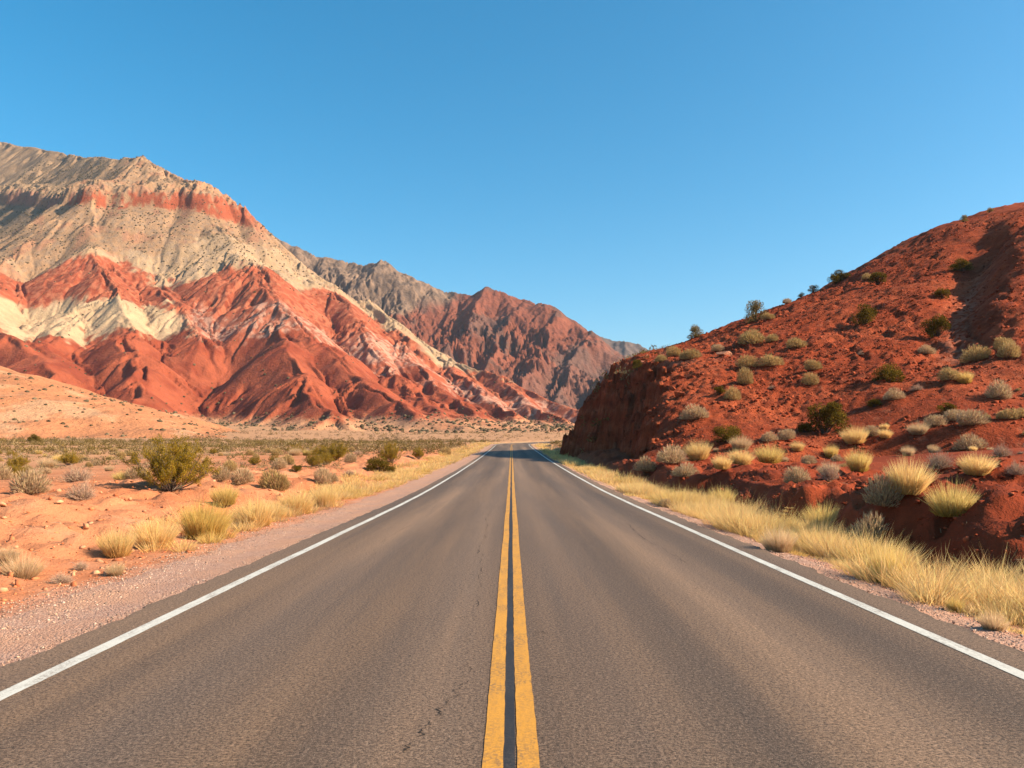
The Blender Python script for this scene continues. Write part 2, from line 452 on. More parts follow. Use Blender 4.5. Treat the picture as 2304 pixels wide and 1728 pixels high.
hill = obj('hill', grid_mesh('hill', hx, hy, Hh, col), M_HILL)
tag(hill, kind='structure')

# ------------------------------------------------------------------ mountains: an envelope of ridges, then gullies cut down the slopes
def envelope(X, Y, ridges, k=10.):
    out = None
    for rd in ridges:
        slope, r, pts = rd
        P = np.array([W(*p) for p in pts])
        h = np.full(X.shape, -1e4)
        for a, b in zip(P[:-1], P[1:]):
            dx, dy = b[0] - a[0], b[1] - a[1]
            tt = np.clip(((X - a[0]) * dx + (Y - a[1]) * dy) / (dx * dx + dy * dy), 0, 1)
            dist = np.hypot(X - a[0] - tt * dx, Y - a[1] - tt * dy)
            h = np.maximum(h, a[2] + (b[2] - a[2]) * tt - slope * (np.sqrt(dist * dist + r * r) - r))
        out = h if out is None else smax(out, h, k)
    return out

def gullies(h, X, Y, xs, ys, cell, amp, seed, lo=.15, hi=.45, sharp=.7, freq=1.):
    gy_, gx_ = np.gradient(h, ys, xs)
    sl = np.hypot(gx_, gy_) + 1e-6
    sx, sy = -gy_ / sl, gx_ / sl
    u, v = X / cell, Y / cell
    iu, iv = np.floor(u), np.floor(v)
    c = np.zeros_like(h); s = np.zeros_like(h)
    for di in (-1, 0, 1):
        for dj in (-1, 0, 1):
            a, b = iu + di, iv + dj
            dx, dy = u - (a + _h(a, b, seed)), v - (b + _h(a, b, seed + 1))
            w = np.exp(-2.2 * (dx * dx + dy * dy))
            ph = 2 * np.pi * (freq * (dx * sx + dy * sy) + _h(a, b, seed + 2) * .35)
            c += w * np.cos(ph); s += w * np.sin(ph)
    r = c / (np.hypot(c, s) + .05)
    val = np.power(np.clip((r + 1) * .5, 0, 1), sharp) - 1
    return h + amp * val * sstep(lo, hi, sl)

# --- main banded mountain
mx = np.arange(-1180, 160, 1.25); my = geo_axis(345, 1880, .85, 1.0013)
X, Y = np.meshgrid(mx, my)
wx, wy = X + fbm(X, Y, 80, 3, 401) * 6, Y + fbm(X, Y, 80, 3, 405) * 6
RIDGES = [
    (.95, 5, [(-500, 260, 1350), (-300, 285, 1260), (0, 305, 1240), (60, 316, 1190), (150, 333, 1110), (240, 343, 1010), (310, 338, 930)]),
    (.86, 5, [(310, 338, 930), (360, 362, 915), (430, 398, 900), (530, 468, 885), (560, 492, 880), (650, 560, 865), (780, 650, 845), (900, 726, 815), (960, 766, 785), (1050, 800, 740), (1130, 836, 705), (1200, 866, 670), (1260, 886, 640), (1300, 905, 600)]),
    (1.0, 9, [(310, 338, 930), (204, 418, 855), (130, 470, 825), (62, 516, 795), (0, 558, 765), (-120, 620, 735), (-300, 690, 700)]),
    (.78, 9, [(204, 440, 845), (200, 530, 785), (250, 618, 715), (285, 705, 640), (295, 758, 590), (300, 825, 535), (290, 890, 482)]),
    (.78, 9, [(0, 558, 765), (-40, 620, 690), (0, 690, 630), (70, 760, 570), (150, 850, 505)]),
    (.78, 9, [(-120, 620, 735), (-200, 720, 620), (-150, 800, 540)]),
    (.78, 9, [(440, 440, 870), (500, 520, 815), (537, 564, 770), (604, 656, 685), (622, 740, 612), (650, 805, 555), (700, 890, 485), (725, 912, 440)]),
    (.78, 9, [(604, 656, 685), (700, 742, 622), (790, 822, 555), (880, 880, 500), (950, 912, 462)]),
    (.78, 9, [(537, 564, 770), (576, 580, 800), (713, 611, 832), (780, 690, 742), (805, 745, 688), (850, 812, 620), (920, 868, 548), (985, 905, 490), (1005, 926, 440)]),
    (.78, 9, [(795, 646, 830), (850, 690, 800), (880, 765, 700), (925, 815, 638), (980, 862, 568), (1030, 898, 520), (1065, 926, 470)]),
    (.78, 9, [(960, 768, 775), (1000, 815, 690), (1060, 862, 605), (1110, 900, 540), (1150, 928, 490)]),
    (.78, 9, [(1080, 818, 722), (1130, 858, 640), (1190, 896, 560), (1235, 926, 510)]),
    (.78, 9, [(330, 480, 850), (300, 545, 800), (330, 600, 765), (390, 660, 700), (430, 725, 640)]),
    (.78, 9, [(250, 640, 700), (160, 660, 680), (110, 740, 610), (130, 800, 550)]),
]
RIDGES = [(a, r, [(p, q, 480 + (d - 480) * 1.6) for p, q, d in pts]) for a, r, pts in RIDGES]
env = envelope(wx, wy, RIDGES, 8.)
base = road_z(np.minimum(Y, 640)) - 1.2 + (9 + 5 * sstep(-150, -300, X)) * (1 - np.exp(-np.clip(Y - 368, 0, None) / 190)) * (1 - sstep(0, 120, X)) + fbm(X, Y, 60, 3, 411) * 1.0
h = env + fbm(X, Y, 60, 2, 421) * 3.
zq = h / 1.17                                           # the pale layers are fluted, the red ones weather to smooth domes
flute = np.exp(-((zq - 116) / 20) ** 2) + np.exp(-((zq - 190) / 26) ** 2)
gm = .55 + .6 * sstep(-.35, .5, fbm(X, Y, 110, 3, 427))
h = gullies(h, X, Y, mx, my, 150, 7 * gm, 431, freq=1.7)
h = gullies(h, X, Y, mx, my, 80, 4. * (gm * .5 + .6 * flute), 437, freq=1.8)
h = gullies(h, X, Y, mx, my, 38, 1.9 * (.22 * gm + flute), 443, freq=2.)
h = gullies(h, X, Y, mx, my, 18, .55 * (.25 + .8 * flute), 447, freq=2.)
# cap-rock cliffs: steepened between two heights
capz = np.interp(X, [-1200, -880, -790, -680, -550, -445, -358, -260], [440, 422, 400, 355, 324, 333, 312, 240]) + fbm(X, Y, 50, 3, 451) * 5
capk = (1 - sstep(-372, -335, X))
dz = h - capz
col_n = ridged(X, Y, 16, 3, 455)
h = h + capk * np.where(dz > 0, np.minimum(dz * 1.7, 9 + 6 * col_n) * (1 - sstep(22, 60, dz)), 0)
h = smax(h, base, 8.) + fbm(X, Y, 5, 3, 461, .6) * .16
# strata
gy_, gx_ = np.gradient(h, my, mx); sl = np.hypot(gx_, gy_)
from numpy.lib.stride_tricks import sliding_window_view as swv
K = 57; hmax = swv(np.pad(h, ((0, 0), (K, K)), mode='edge'), 2 * K + 1, axis=1)[:, :, ::3].max(-1)
kk = np.hanning(41); kk /= kk.sum()
hmax = swv(np.pad(hmax, ((0, 0), (20, 20)), mode='edge'), 41, axis=1) @ kk
zz = h + .55 * np.clip(hmax - h - 4, 0, 60) + fbm(X, Y, 50, 4, 471) * 13 + fbm(X, Y, 10, 3, 475) * 5
bx = np.array([-800, -450, -391, -350, -300, -262, -190, -150, -94, 0, 68, 150]) * 1.2
b1 = np.interp(X, bx, [86, 88, 92, 95, 100, 101, 100, 96, 82, 32, 24, 20]) * 1.15
b2 = np.interp(X, bx, [130, 132, 138, 140, 136, 130, 128, 124, 104, 48, 36, 30]) * 1.18
b3 = np.interp(X, bx, [160, 168, 200, 172, 170, 184, 176, 158, 111, 70, 60, 60]) * 1.226
b4 = np.interp(X, bx, [160, 168, 206, 205, 208, 218, 210, 185, 135, 75, 62, 60]) * 1.24 + 24 * sstep(-460, -380, X) * (1 - sstep(-260, -150, X)) + fbm(X, Y, 28, 3, 479) * 16
RED, DRD, WHT = np.array([.31, .074, .034]), np.array([.235, .048, .022]), np.array([.44, .29, .165])
TAN, CRM, PNK = np.array([.33, .187, .10]), np.array([.375, .235, .13]), np.array([.47, .245, .165])
nn, nf = fbm(X, Y, 30, 4, 481), fbm(X, Y, 6, 3, 485)
red = mixc(np.broadcast_to(RED, X.shape + (3,)), DRD, sstep(-.3, .5, nn))
lowred = red
upred = mixc(red, [.46, .155, .078], sstep(-.2, .4, nf + nn * .5) * .6)
white = mixc(np.broadcast_to(WHT, X.shape + (3,)), [.46, .28, .165], sstep(-.1, .45, nf + .4 * nn) * .7)
blot = sstep(-.15, .25, nf + .6 * nn)
ravine = np.interp(Y, [480, 544, 736, 832, 990], [-150, -177, -286, -342, -380]) + 8 * nf
white = mixc(white, mixc(red, PNK, (.2 + .65 * blot)), sstep(-10, 6, X - ravine))
tan = mixc(np.broadcast_to(TAN, X.shape + (3,)), [.27, .17, .105], sstep(-.2, .4, nf))
cream = mixc(np.broadcast_to(CRM, X.shape + (3,)), [.36, .235, .145], sstep(-.2, .4, nf + .4 * nn))
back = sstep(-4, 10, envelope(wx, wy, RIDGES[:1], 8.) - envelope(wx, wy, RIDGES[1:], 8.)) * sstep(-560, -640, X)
tan = mixc(tan, [.36, .145, .078], sstep(.1, .6, nn + .3 * nf) * .5)
tan = mixc(tan, [.25, .16, .095], back * (.55 + .4 * sstep(-.3, .3, nn)))  # greyer, darker tan behind the left ridge paints in the valley wall's shade
c = lowred
c = mixc(c, white, sstep(-4, 4, zz - b1))
c = mixc(c, upred, sstep(-4, 4, zz - b2))
c = mixc(c, cream, sstep(-4, 4, zz - b3))
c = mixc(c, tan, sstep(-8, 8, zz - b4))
c = mixc(c, [.30, .074, .034], sstep(-5, 3, h - capz + nf * 5) * (1 - sstep(18, 32, h - capz + nf * 12 + nn * 12)) * capk * sstep(-.55, .0, nn + .6 * nf + np.interp(X, [-640, -560, -480, -430], [-.5, -.1, .2, .8])) * sstep(-640, -575, X))
c = mixc(c, [.30, .13, .085], sstep(-5, 3, h - capz) * (1 - sstep(20, 34, h - capz + nf * 12)) * (1 - sstep(-640, -575, X)) * (.35 + .5 * sstep(-.2, .3, nn)))
above = h - base
fan = mixc(np.broadcast_to([.47, .215, .110], X.shape + (3,)), [.40, .125, .056], sstep(-.2, .6, nn))
c = mixc(c, fan, 1 - sstep(1, 8, above + 3 * nf))
c = mixc(c, np.array([.46, .24, .125]), (1 - sstep(.0, 6, above)) * .55)
M_MTN = earth_material('banded_rock', .02, .11, .5, 1.6, .13)
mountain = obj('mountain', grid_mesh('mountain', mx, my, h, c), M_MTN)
tag(mountain, kind='structure')
MTN = (mx, my, h, base, b3)

# --- pale sand hill in front of it, at the left edge
px_, py_ = np.arange(-420, -60, 1.2), np.arange(205, 420, 1.2)
X, Y = np.meshgrid(px_, py_)
e = envelope(X + fbm(X, Y, 40, 3, 501) * 5, Y + fbm(X, Y, 40, 3, 505) * 5, [(.30, 14, [(-420, 700, 370), (-150, 765, 350), (0, 806, 335), (83, 840, 322), (167, 869, 310), (250, 894, 300), (354, 923, 290), (450, 944, 282)])])
e = e + fbm(X, Y, 25, 4, 511) * .9
e = smax(e, ground_h(X, Y) - 1.5, 4.) - .2
n1, n2 = fbm(X, Y, 30, 4, 515), fbm(X, Y, 5, 3, 519)
col = mixc(np.broadcast_to([.44, .175, .078], X.shape + (3,)), [.48, .25, .13], sstep(.1, .7, n1 + .3 * n2))
e_pale = e
hill2 = obj('hill', grid_mesh('pale_hill', px_, py_, e, col), M_MTN)
tag(hill2, kind='structure')

# --- the rocky range behind, and the last ridge
def rocky(name, xs, ys, ridges, seed, colf, big, rough):
    X, Y = np.meshgrid(xs, ys)
    h = envelope(X + fbm(X, Y, 120, 3, seed) * 14, Y + fbm(X, Y, 120, 3, seed + 4) * 14, ridges, 12.)
    h = h + fbm(X, Y, 110, 5, seed + 8, .55) * 9
    cz = np.array(sorted(W(*p)[::2] for p in ridges[0][2])); fd = .12 + .88 * sstep(6, 90, np.interp(X, cz[:, 0], cz[:, 1]) - h)
    h = gullies(h, X, Y, xs, ys, big, fd * big * .15, seed + 12, sharp=.9, freq=1.3)
    h = gullies(h, X, Y, xs, ys, big * .45, fd * big * .045, seed + 16, sharp=.8)
    h = gullies(h, X, Y, xs, ys, big * .2, big * .02, seed + 20)
    h = h + ridged(X, Y, 30, 4, seed + 24, .5) * rough
    o = obj('mountain', grid_mesh(name, xs, ys, h, colf(X, Y, h, seed)), M_FAR)
    return tag(o, kind='structure')
M_FAR = earth_material('range_rock', .012, .05, .22, 3.5, .22)
def col_range(X, Y, h, s):
    n, m = fbm(X, Y, 90, 4, s + 40), fbm(X, Y, 16, 4, s + 44)
    c = mixc(np.broadcast_to([.21, .066, .038], X.shape + (3,)), [.135, .064, .046], sstep(-.1, .5, n + .4 * m))
    g = np.interp(X, [-700, -300, -120, -20, 60], [215, 240, 285, 420, 600]) + n * 25
    c = mixc(c, mixc(np.broadcast_to([.225, .140, .092], X.shape + (3,)), [.14, .092, .066], sstep(-.2, .4, m)), sstep(-14, 14, h - g))
    low = np.interp(X, [-200, 0, 150, 400], [40, 110, 190, 260]) + m * 20
    return mixc(c, [.13, .070, .053], (1 - sstep(-30, 30, h - low)) * .6)
rocky('range', np.arange(-900, 420, 2.1), np.arange(900, 1850, 2.3), [
    (.72, 3, [(420, 470, 1750), (576, 503, 1720), (654, 535, 1700), (709, 556, 1680), (763, 569, 1660), (810, 571, 1640), (830, 571, 1630), (849, 588, 1620), (888, 604, 1610), (927, 612, 1600), (967, 623, 1590), (1025, 637, 1570), (1060, 631, 1550), (1099, 633, 1530), (1131, 643, 1510), (1170, 659, 1480), (1201, 680, 1450), (1240, 702, 1420), (1279, 718, 1390), (1299, 733, 1370), (1357, 777, 1330), (1420, 830, 1280)]),
    (.70, 3, [(830, 571, 1630), (800, 640, 1520), (790, 720, 1400)]),
    (.70, 3, [(927, 612, 1600), (900, 680, 1480), (900, 760, 1330)]),
    (.70, 3, [(1060, 631, 1550), (1000, 700, 1420), (960, 760, 1300), (930, 830, 1180)]),
    (.74, 3, [(1131, 643, 1510), (1080, 730, 1360), (1040, 800, 1230), (1020, 860, 1100)]),
    (.74, 3, [(1201, 680, 1450), (1160, 745, 1330), (1130, 800, 1210), (1100, 870, 1060)]),
    (.72, 3, [(1279, 718, 1390), (1235, 775, 1280), (1210, 830, 1160), (1180, 885, 1030)]),
    (.70, 3, [(1357, 777, 1330), (1300, 815, 1230), (1290, 850, 1130), (1270, 900, 1000)]),
], 601, col_range, 150, .9)
def col_last(X, Y, h, s):
    m = fbm(X, Y, 30, 4, s + 44)
    return mixc(np.broadcast_to([.15, .100, .080], X.shape + (3,)), [.10, .072, .062], sstep(-.2, .4, m))
rocky('last', np.arange(-100, 900, 4.), np.arange(1900, 2700, 4.5), [
    (.6, 4, [(1100, 700, 2500), (1200, 722, 2450), (1299, 729, 2400), (1326, 733, 2380), (1349, 735, 2370), (1381, 742, 2350), (1416, 757, 2330), (1500, 800, 2300), (1600, 850, 2250)]),
    (.6, 4, [(1299, 729, 2400), (1270, 800, 2200)]), (.6, 4, [(1381, 742, 2350), (1370, 820, 2150)]),
], 701, col_last, 150, 2.)


# ------------------------------------------------------------------ vegetation: meshes
R_ = np.random.default_rng(11)
def unit(v): return v / (np.linalg.norm(v, axis=-1, keepdims=True) + 1e-9)

class Parts:
    """collects triangles with a colour per vertex"""
    def __init__(s): s.V, s.T, s.C, s.n = [], [], [], 0
    def add(s, V, T, C):
        s.V.append(V.reshape(-1, 3)); s.T.append(T.reshape(-1, 3) + s.n); s.C.append(C.reshape(-1, 3)); s.n += V.reshape(-1, 3).shape[0]
    def mesh(s, name): return mesh_np(name, np.concatenate(s.V), np.concatenate(s.T), np.concatenate(s.C), smooth=False)

def blades(P, base, vec, width, droop, cb, ct, rg):
    """tapered ribbons from base along vec, bending down by droop"""
    N = len(base)
    side = unit(np.cross(vec, unit(rg.normal(size=(N, 3))))) * width[:, None] * .5
    L = np.linalg.norm(vec, axis=1)
    d1 = np.zeros((N, 3)); d1[:, 2] = -droop * L * .22
    d2 = np.zeros((N, 3)); d2[:, 2] = -droop * L
    hor = vec.copy(); hor[:, 2] = 0
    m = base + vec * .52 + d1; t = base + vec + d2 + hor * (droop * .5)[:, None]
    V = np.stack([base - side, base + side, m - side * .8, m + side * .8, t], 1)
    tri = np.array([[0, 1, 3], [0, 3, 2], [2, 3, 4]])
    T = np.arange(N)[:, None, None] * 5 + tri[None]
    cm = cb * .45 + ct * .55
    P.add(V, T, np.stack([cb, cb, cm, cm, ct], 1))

def leaves(P, pos, size, col, rg, up=None):
    """small folded leaf triangles, any way up"""
    N = len(pos)
    a = unit(rg.normal(size=(N, 3))) if up is None else unit(up + .7 * rg.normal(size=(N, 3)))
    b = unit(np.cross(a, rg.normal(size=(N, 3))))
    s = size[:, None]
    V = np.stack([pos - a * s * .6 - b * s * .35, pos - a * s * .6 + b * s * .35, pos + a * s], 1)
    P.add(V, np.arange(N * 3).reshape(N, 3), np.repeat(col[:, None], 3, 1))

def jit(c, n, rg, v=.18, h=.06):
    c = np.asarray(c, float)
    return np.clip(c[None] * (1 + v * rg.normal(size=(n, 1))) * (1 + h * rg.normal(size=(n, 3))), .004, .95)

def tubes(P, paths, r0, r1, col, sides=5):
    for k, p in enumerate(paths):
        p = np.asarray(p, float); n = len(p)
        t = unit(np.gradient(p, axis=0)); a = unit(np.cross(t, [.3, .2, .9])); b = np.cross(t, a)
        rr = np.linspace(r0[k], r1[k], n)[:, None, None]
        an = np.linspace(0, 2 * np.pi, sides, endpoint=False)
        V = p[:, None] + rr * (np.cos(an)[None, :, None] * a[:, None] + np.sin(an)[None, :, None] * b[:, None])
        T = []
        for i in range(n - 1):
            for j in range(sides):
                q, w = i * sides + j, i * sides + (j + 1) % sides
                T += [[q, w, w + sides], [q, w + sides, q + sides]]
        P.add(V, np.array(T), np.broadcast_to(np.asarray(col, float), (n * sides, 3)).copy())

def grass_into(P, n, rad, hgt, spread, cb, ct, rg, wid, org=(0, 0, 0), droop=.12):
    a = rg.uniform(0, 2 * np.pi, n); r = np.sqrt(rg.uniform(0, 1, n))
    base = np.stack([np.cos(a) * r * rad * .5, np.sin(a) * r * rad * .5, np.zeros(n)], 1) + np.asarray(org)
    a2 = a + rg.normal(size=n) * .5
    lean = spread * (r * .9 + .12 * np.abs(rg.normal(size=n)))
    vec = np.stack([np.cos(a2) * lean, np.sin(a2) * lean, np.ones(n)], 1)
    L = hgt * rg.uniform(.55, 1.08, n) * (1 - .25 * r)
    vec = unit(vec) * L[:, None]
    blades(P, base, vec, wid * rg.uniform(.6, 1.3, n), droop * rg.uniform(.2, 1.6, n), jit(cb, n, rg), jit(ct, n, rg, .12), rg)

def grass_mesh(name, seed, cb, ct, n=1500, spread=.85, wid=.0085):
    rg = np.random.default_rng(seed); P = Parts()
    grass_into(P, n, .55, .78, spread, cb, ct, rg, wid)
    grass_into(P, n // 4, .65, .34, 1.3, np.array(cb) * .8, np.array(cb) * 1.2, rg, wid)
    return P.mesh(name)

def dome_dirs(n, rg, zmin=.05):
    v = rg.normal(size=(n, 3)); v[:, 2] = np.abs(v[:, 2]) * .9 + zmin
    return unit(v)

def sage_mesh(seed, cs, cl, ct, n=300, nl=1500):
    """a rounded shrub: stiff twigs from the root and a shell of fine upright sprays"""
    rg = np.random.default_rng(seed); PS, PL = Parts(), Parts()
    lob = dome_dirs(9, rg, .1); lw = rg.uniform(.35, 1.25, 9)
    def reach(d):
        k = np.maximum((d @ lob.T - .55) / .45, 0)
        return .33 + .19 * (k * lw).max(1)
    d = dome_dirs(n, rg); L = reach(d) * np.where(rg.uniform(size=n) < .22, rg.uniform(1., 1.35, n), rg.uniform(.6, .98, n))
    base = rg.normal(size=(n, 3)) * [.05, .05, 0]
    blades(PS, base, d * L[:, None], np.full(n, .011), np.full(n, -.05), jit(cs, n, rg), jit(np.array(cs) * 1.15, n, rg), rg)
    d = dome_dirs(nl, rg); r = reach(d) * np.power(rg.uniform(.25, 1, nl), .45)
    p = d * r[:, None]
    v = unit(d * [1, 1, .7] + [0, 0, .55] + rg.normal(size=(nl, 3)) * .28) * rg.uniform(.07, .16, nl)[:, None]
    blades(PL, p, v, rg.uniform(.010, .022, nl), np.full(nl, .0), jit(cl, nl, rg, .2), jit(ct, nl, rg, .15), rg)
    return PL.mesh('foliage'), PS.mesh('branches')

def twig_mesh(name, seed, c1, c2, n=420):
    rg = np.random.default_rng(seed); P = Parts()
    d = dome_dirs(n, rg, .12); L = .5 * rg.uniform(.55, 1.05, n)
    blades(P, rg.normal(size=(n, 3)) * [.06, .06, .0], d * L[:, None], np.full(n, .012), np.full(n, -.08), jit(c1, n, rg), jit(c2, n, rg), rg)
    m = 900; k = rg.integers(0, n, m); f = rg.uniform(.45, 1., m)
    p = d[k] * (L[k] * f)[:, None]
    v = unit(d[k] + rg.normal(size=(m, 3)) * .6) * rg.uniform(.05, .13, m)[:, None]
    blades(P, p, v, np.full(m, .009), np.zeros(m), jit(c1, m, rg), jit(c2, m, rg), rg)
    return P.mesh(name)

def juniper_mesh(seed, c1, c2, nl=5200, lobes=15):
    rg = np.random.default_rng(seed); PL, PT = Parts(), Parts()
    a = rg.uniform(0, 2 * np.pi, lobes); rr = .30 * np.sqrt(rg.uniform(0, 1, lobes)); zz = rg.uniform(.12, .62, lobes) * (1 - .5 * rr / .3)
    C = np.stack([np.cos(a) * rr, np.sin(a) * rr, zz], 1); S = rg.uniform(.11, .21, lobes)
    k = rg.integers(0, lobes, nl); d = unit(rg.normal(size=(nl, 3)))
    p = C[k] + d * (S[k] * np.power(rg.uniform(.1, 1, nl), .38))[:, None] * [1, 1, .85]
    p[:, 2] = np.abs(p[:, 2]) + .01
    tone = rg.uniform(.75, 1.25, lobes)[k][:, None]
    col = np.where(rg.uniform(size=(nl, 1)) < .55, jit(c1, nl, rg, .25), jit(c2, nl, rg, .25)) * tone
    leaves(PL, p, rg.uniform(.014, .032, nl), col, rg, up=d + [0, 0, .5])
    paths = [np.stack([np.linspace(0, c[0], 6) + .02 * np.sin(np.linspace(0, 3, 6)), np.linspace(0, c[1], 6), np.linspace(-.04, c[2], 6)], 1) for c in C]
    tubes(PT, paths, [.018] * lobes, [.005] * lobes, [.10, .07, .05], 4)
    return PL.mesh('foliage'), PT.mesh('trunk')

def creosote_mesh(seed, stems=64, per=380):
    rg = np.random.default_rng(seed); PL, PT = Parts(), Parts()
    paths = []
    for i in range(stems):
        a = rg.uniform(0, 2 * np.pi); out = rg.uniform(.08, .62); hh = rg.uniform(.42, .70) * (1 - .40 * (out / .62) ** 2)
        if rg.uniform() < .12: hh *= 1.12
        s = np.linspace(0, 1, 9)
        x = np.cos(a) * out * s ** .9 + .018 * np.sin(s * 9 + i); y = np.sin(a) * out * s ** .9 + .018 * np.cos(s * 8 + i * 2)
        p = np.stack([x, y, hh * s ** 1.15 - .02], 1); paths.append(p)
        for b in range(4):
            k = rg.integers(3, 8); q = p[k] + np.outer(np.linspace(0, 1, 5), unit(rg.normal(size=3) * [1, 1, .5] + [np.cos(a) * .6, np.sin(a) * .6, .9]) * rg.uniform(.08, .19))
            paths.append(q)
    n = len(paths)
    tubes(PT, paths, [.0065 if i % 5 == 0 else .0035 for i in range(n)], [.0018] * n, [.23, .17, .13], 4)
    for i, p in enumerate(paths):
        m = per // 2 if i % 5 == 0 else per // 3
        f = rg.uniform(.45, 1., m) if i % 5 == 0 else rg.uniform(.15, 1., m)
        idx = f * (len(p) - 1); lo = np.minimum(idx.astype(int), len(p) - 2); w = (idx - lo)[:, None]
        pos = p[lo] * (1 - w) + p[lo + 1] * w + rg.normal(size=(m, 3)) * .017
        leaves(PL, pos, rg.uniform(.006, .013, m), np.where(rg.uniform(size=(m, 1)) < .6, jit([.27, .170, .016], m, rg, .25), jit([.46, .29, .035], m, rg, .2)), rg, up=np.array([0, 0, .6]))
    return PL.mesh('foliage'), PT.mesh('branches')

def scrub_into(P, pos, wid, hgt, c1, c2, n, rg):
    """low bushes, each a cloud of n small faces"""
    N = len(pos); k = np.repeat(np.arange(N), n); M = N * n
    d = dome_dirs(M, rg, .0); r = np.power(rg.uniform(.05, 1, M), .4)
    q = pos[k] + d * r[:, None] * np.stack([wid[k] * .5, wid[k] * .5, hgt[k]], 1)
    col = np.where(rg.uniform(size=(M, 1)) < .5, c1[k], c2[k]) * (1 + .2 * rg.normal(size=(M, 1)))
    leaves(P, q, wid[k] * rg.uniform(.07, .15, M), np.clip(col, .01, .9), rg, up=d + [0, 0, .4])

M_GRASS = plant_material('dry_grass_blades', .5, .08)
M_LEAF = plant_material('shrub_leaves', .35, .12)
M_TWIG = plant_material('twigs', .15, .1)

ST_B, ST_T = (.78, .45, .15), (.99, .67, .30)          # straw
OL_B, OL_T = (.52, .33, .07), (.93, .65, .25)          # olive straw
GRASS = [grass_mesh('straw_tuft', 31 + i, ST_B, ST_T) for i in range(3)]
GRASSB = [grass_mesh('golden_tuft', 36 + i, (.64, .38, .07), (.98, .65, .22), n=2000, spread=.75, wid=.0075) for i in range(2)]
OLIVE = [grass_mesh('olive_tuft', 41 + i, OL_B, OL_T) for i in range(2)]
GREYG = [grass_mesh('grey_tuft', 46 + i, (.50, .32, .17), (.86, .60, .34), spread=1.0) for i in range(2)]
SAGE = [sage_mesh(51 + i, (.32, .19, .10), (.36, .225, .08), (.72, .48, .21)) for i in range(4)]
SAGEG = [sage_mesh(56 + i, (.34, .20, .11), (.42, .27, .14), (.72, .50, .29)) for i in range(2)]
TWIG = [twig_mesh('twigs', 61 + i, (.34, .19, .12), (.68, .46, .31)) for i in range(2)]
JUN = [juniper_mesh(71 + i, (.095, .062, .010), (.22, .145, .022)) for i in range(4)]
JUNG = [juniper_mesh(76 + i, (.18, .12, .035), (.42, .29, .11), nl=3600) for i in range(2)]
CREO = [creosote_mesh(81 + i) for i in range(2)]
KINDS = {  # kind: (object name, everyday category, variants, natural height of a mesh that is 1 wide)
    'G': ('grass_tuft', 'grass tuft', GRASS, .68), 'B': ('grass_tuft', 'grass tuft', GRASSB, .68), 'O': ('grass_tuft', 'grass tuft', OLIVE, .68), 'Y': ('grass_tuft', 'grass tuft', GREYG, .68),
    'S': ('sage_shrub', 'shrub', SAGE, .55), 'X': ('sage_shrub', 'shrub', SAGEG, .55), 'T': ('dry_shrub', 'shrub', TWIG, .55),
    'J': ('juniper_bush', 'bush', JUN, .58), 'K': ('juniper_bush', 'bush', JUNG, .56), 'C': ('creosote_bush', 'bush', CREO, .66)}
MATS = {'foliage': M_LEAF, 'branches': M_TWIG, 'trunk': M_TWIG}
WIDTH = {'G': 1.2, 'B': 1.15, 'O': 1.2, 'Y': 1.2, 'S': 1.0, 'X': 1.0, 'T': 1.05, 'J': .76, 'K': .80, 'C': 1.2}
placed = []
def plant(kind, loc, w, hr, label, group=None, sink=.02, tilt=(0, 0)):
    """w = width in metres, hr = height over width"""
    name, cat, var, nat = KINDS[kind]
    if kind in 'GYO' and hr < .65: hr *= 1.3
    v = var[R_.integers(len(var))]
    k = w / WIDTH[kind]; kz = w * hr / nat
    root = bpy.data.objects.new(name, None) if isinstance(v, tuple) else bpy.data.objects.new(name, v)
    COL.objects.link(root)
    if isinstance(v, tuple):
        root.empty_display_size = .2
        for me in v: obj(me.name.split('.')[0], me, MATS[me.name.split('.')[0]], root)
    elif not v.materials: v.materials.append(M_TWIG if kind == 'T' else M_GRASS)
    root.location = (loc[0], loc[1], loc[2] - sink * w)
    root.rotation_euler = (tilt[0] + R_.normal() * .07, tilt[1] + R_.normal() * .07, R_.uniform(0, 6.28)); root.scale = (k * R_.uniform(.86, 1.14), k * R_.uniform(.86, 1.14), kz * R_.uniform(.92, 1.12))
    placed.append((loc[0], loc[1], w))
    return tag(root, label, cat, group)

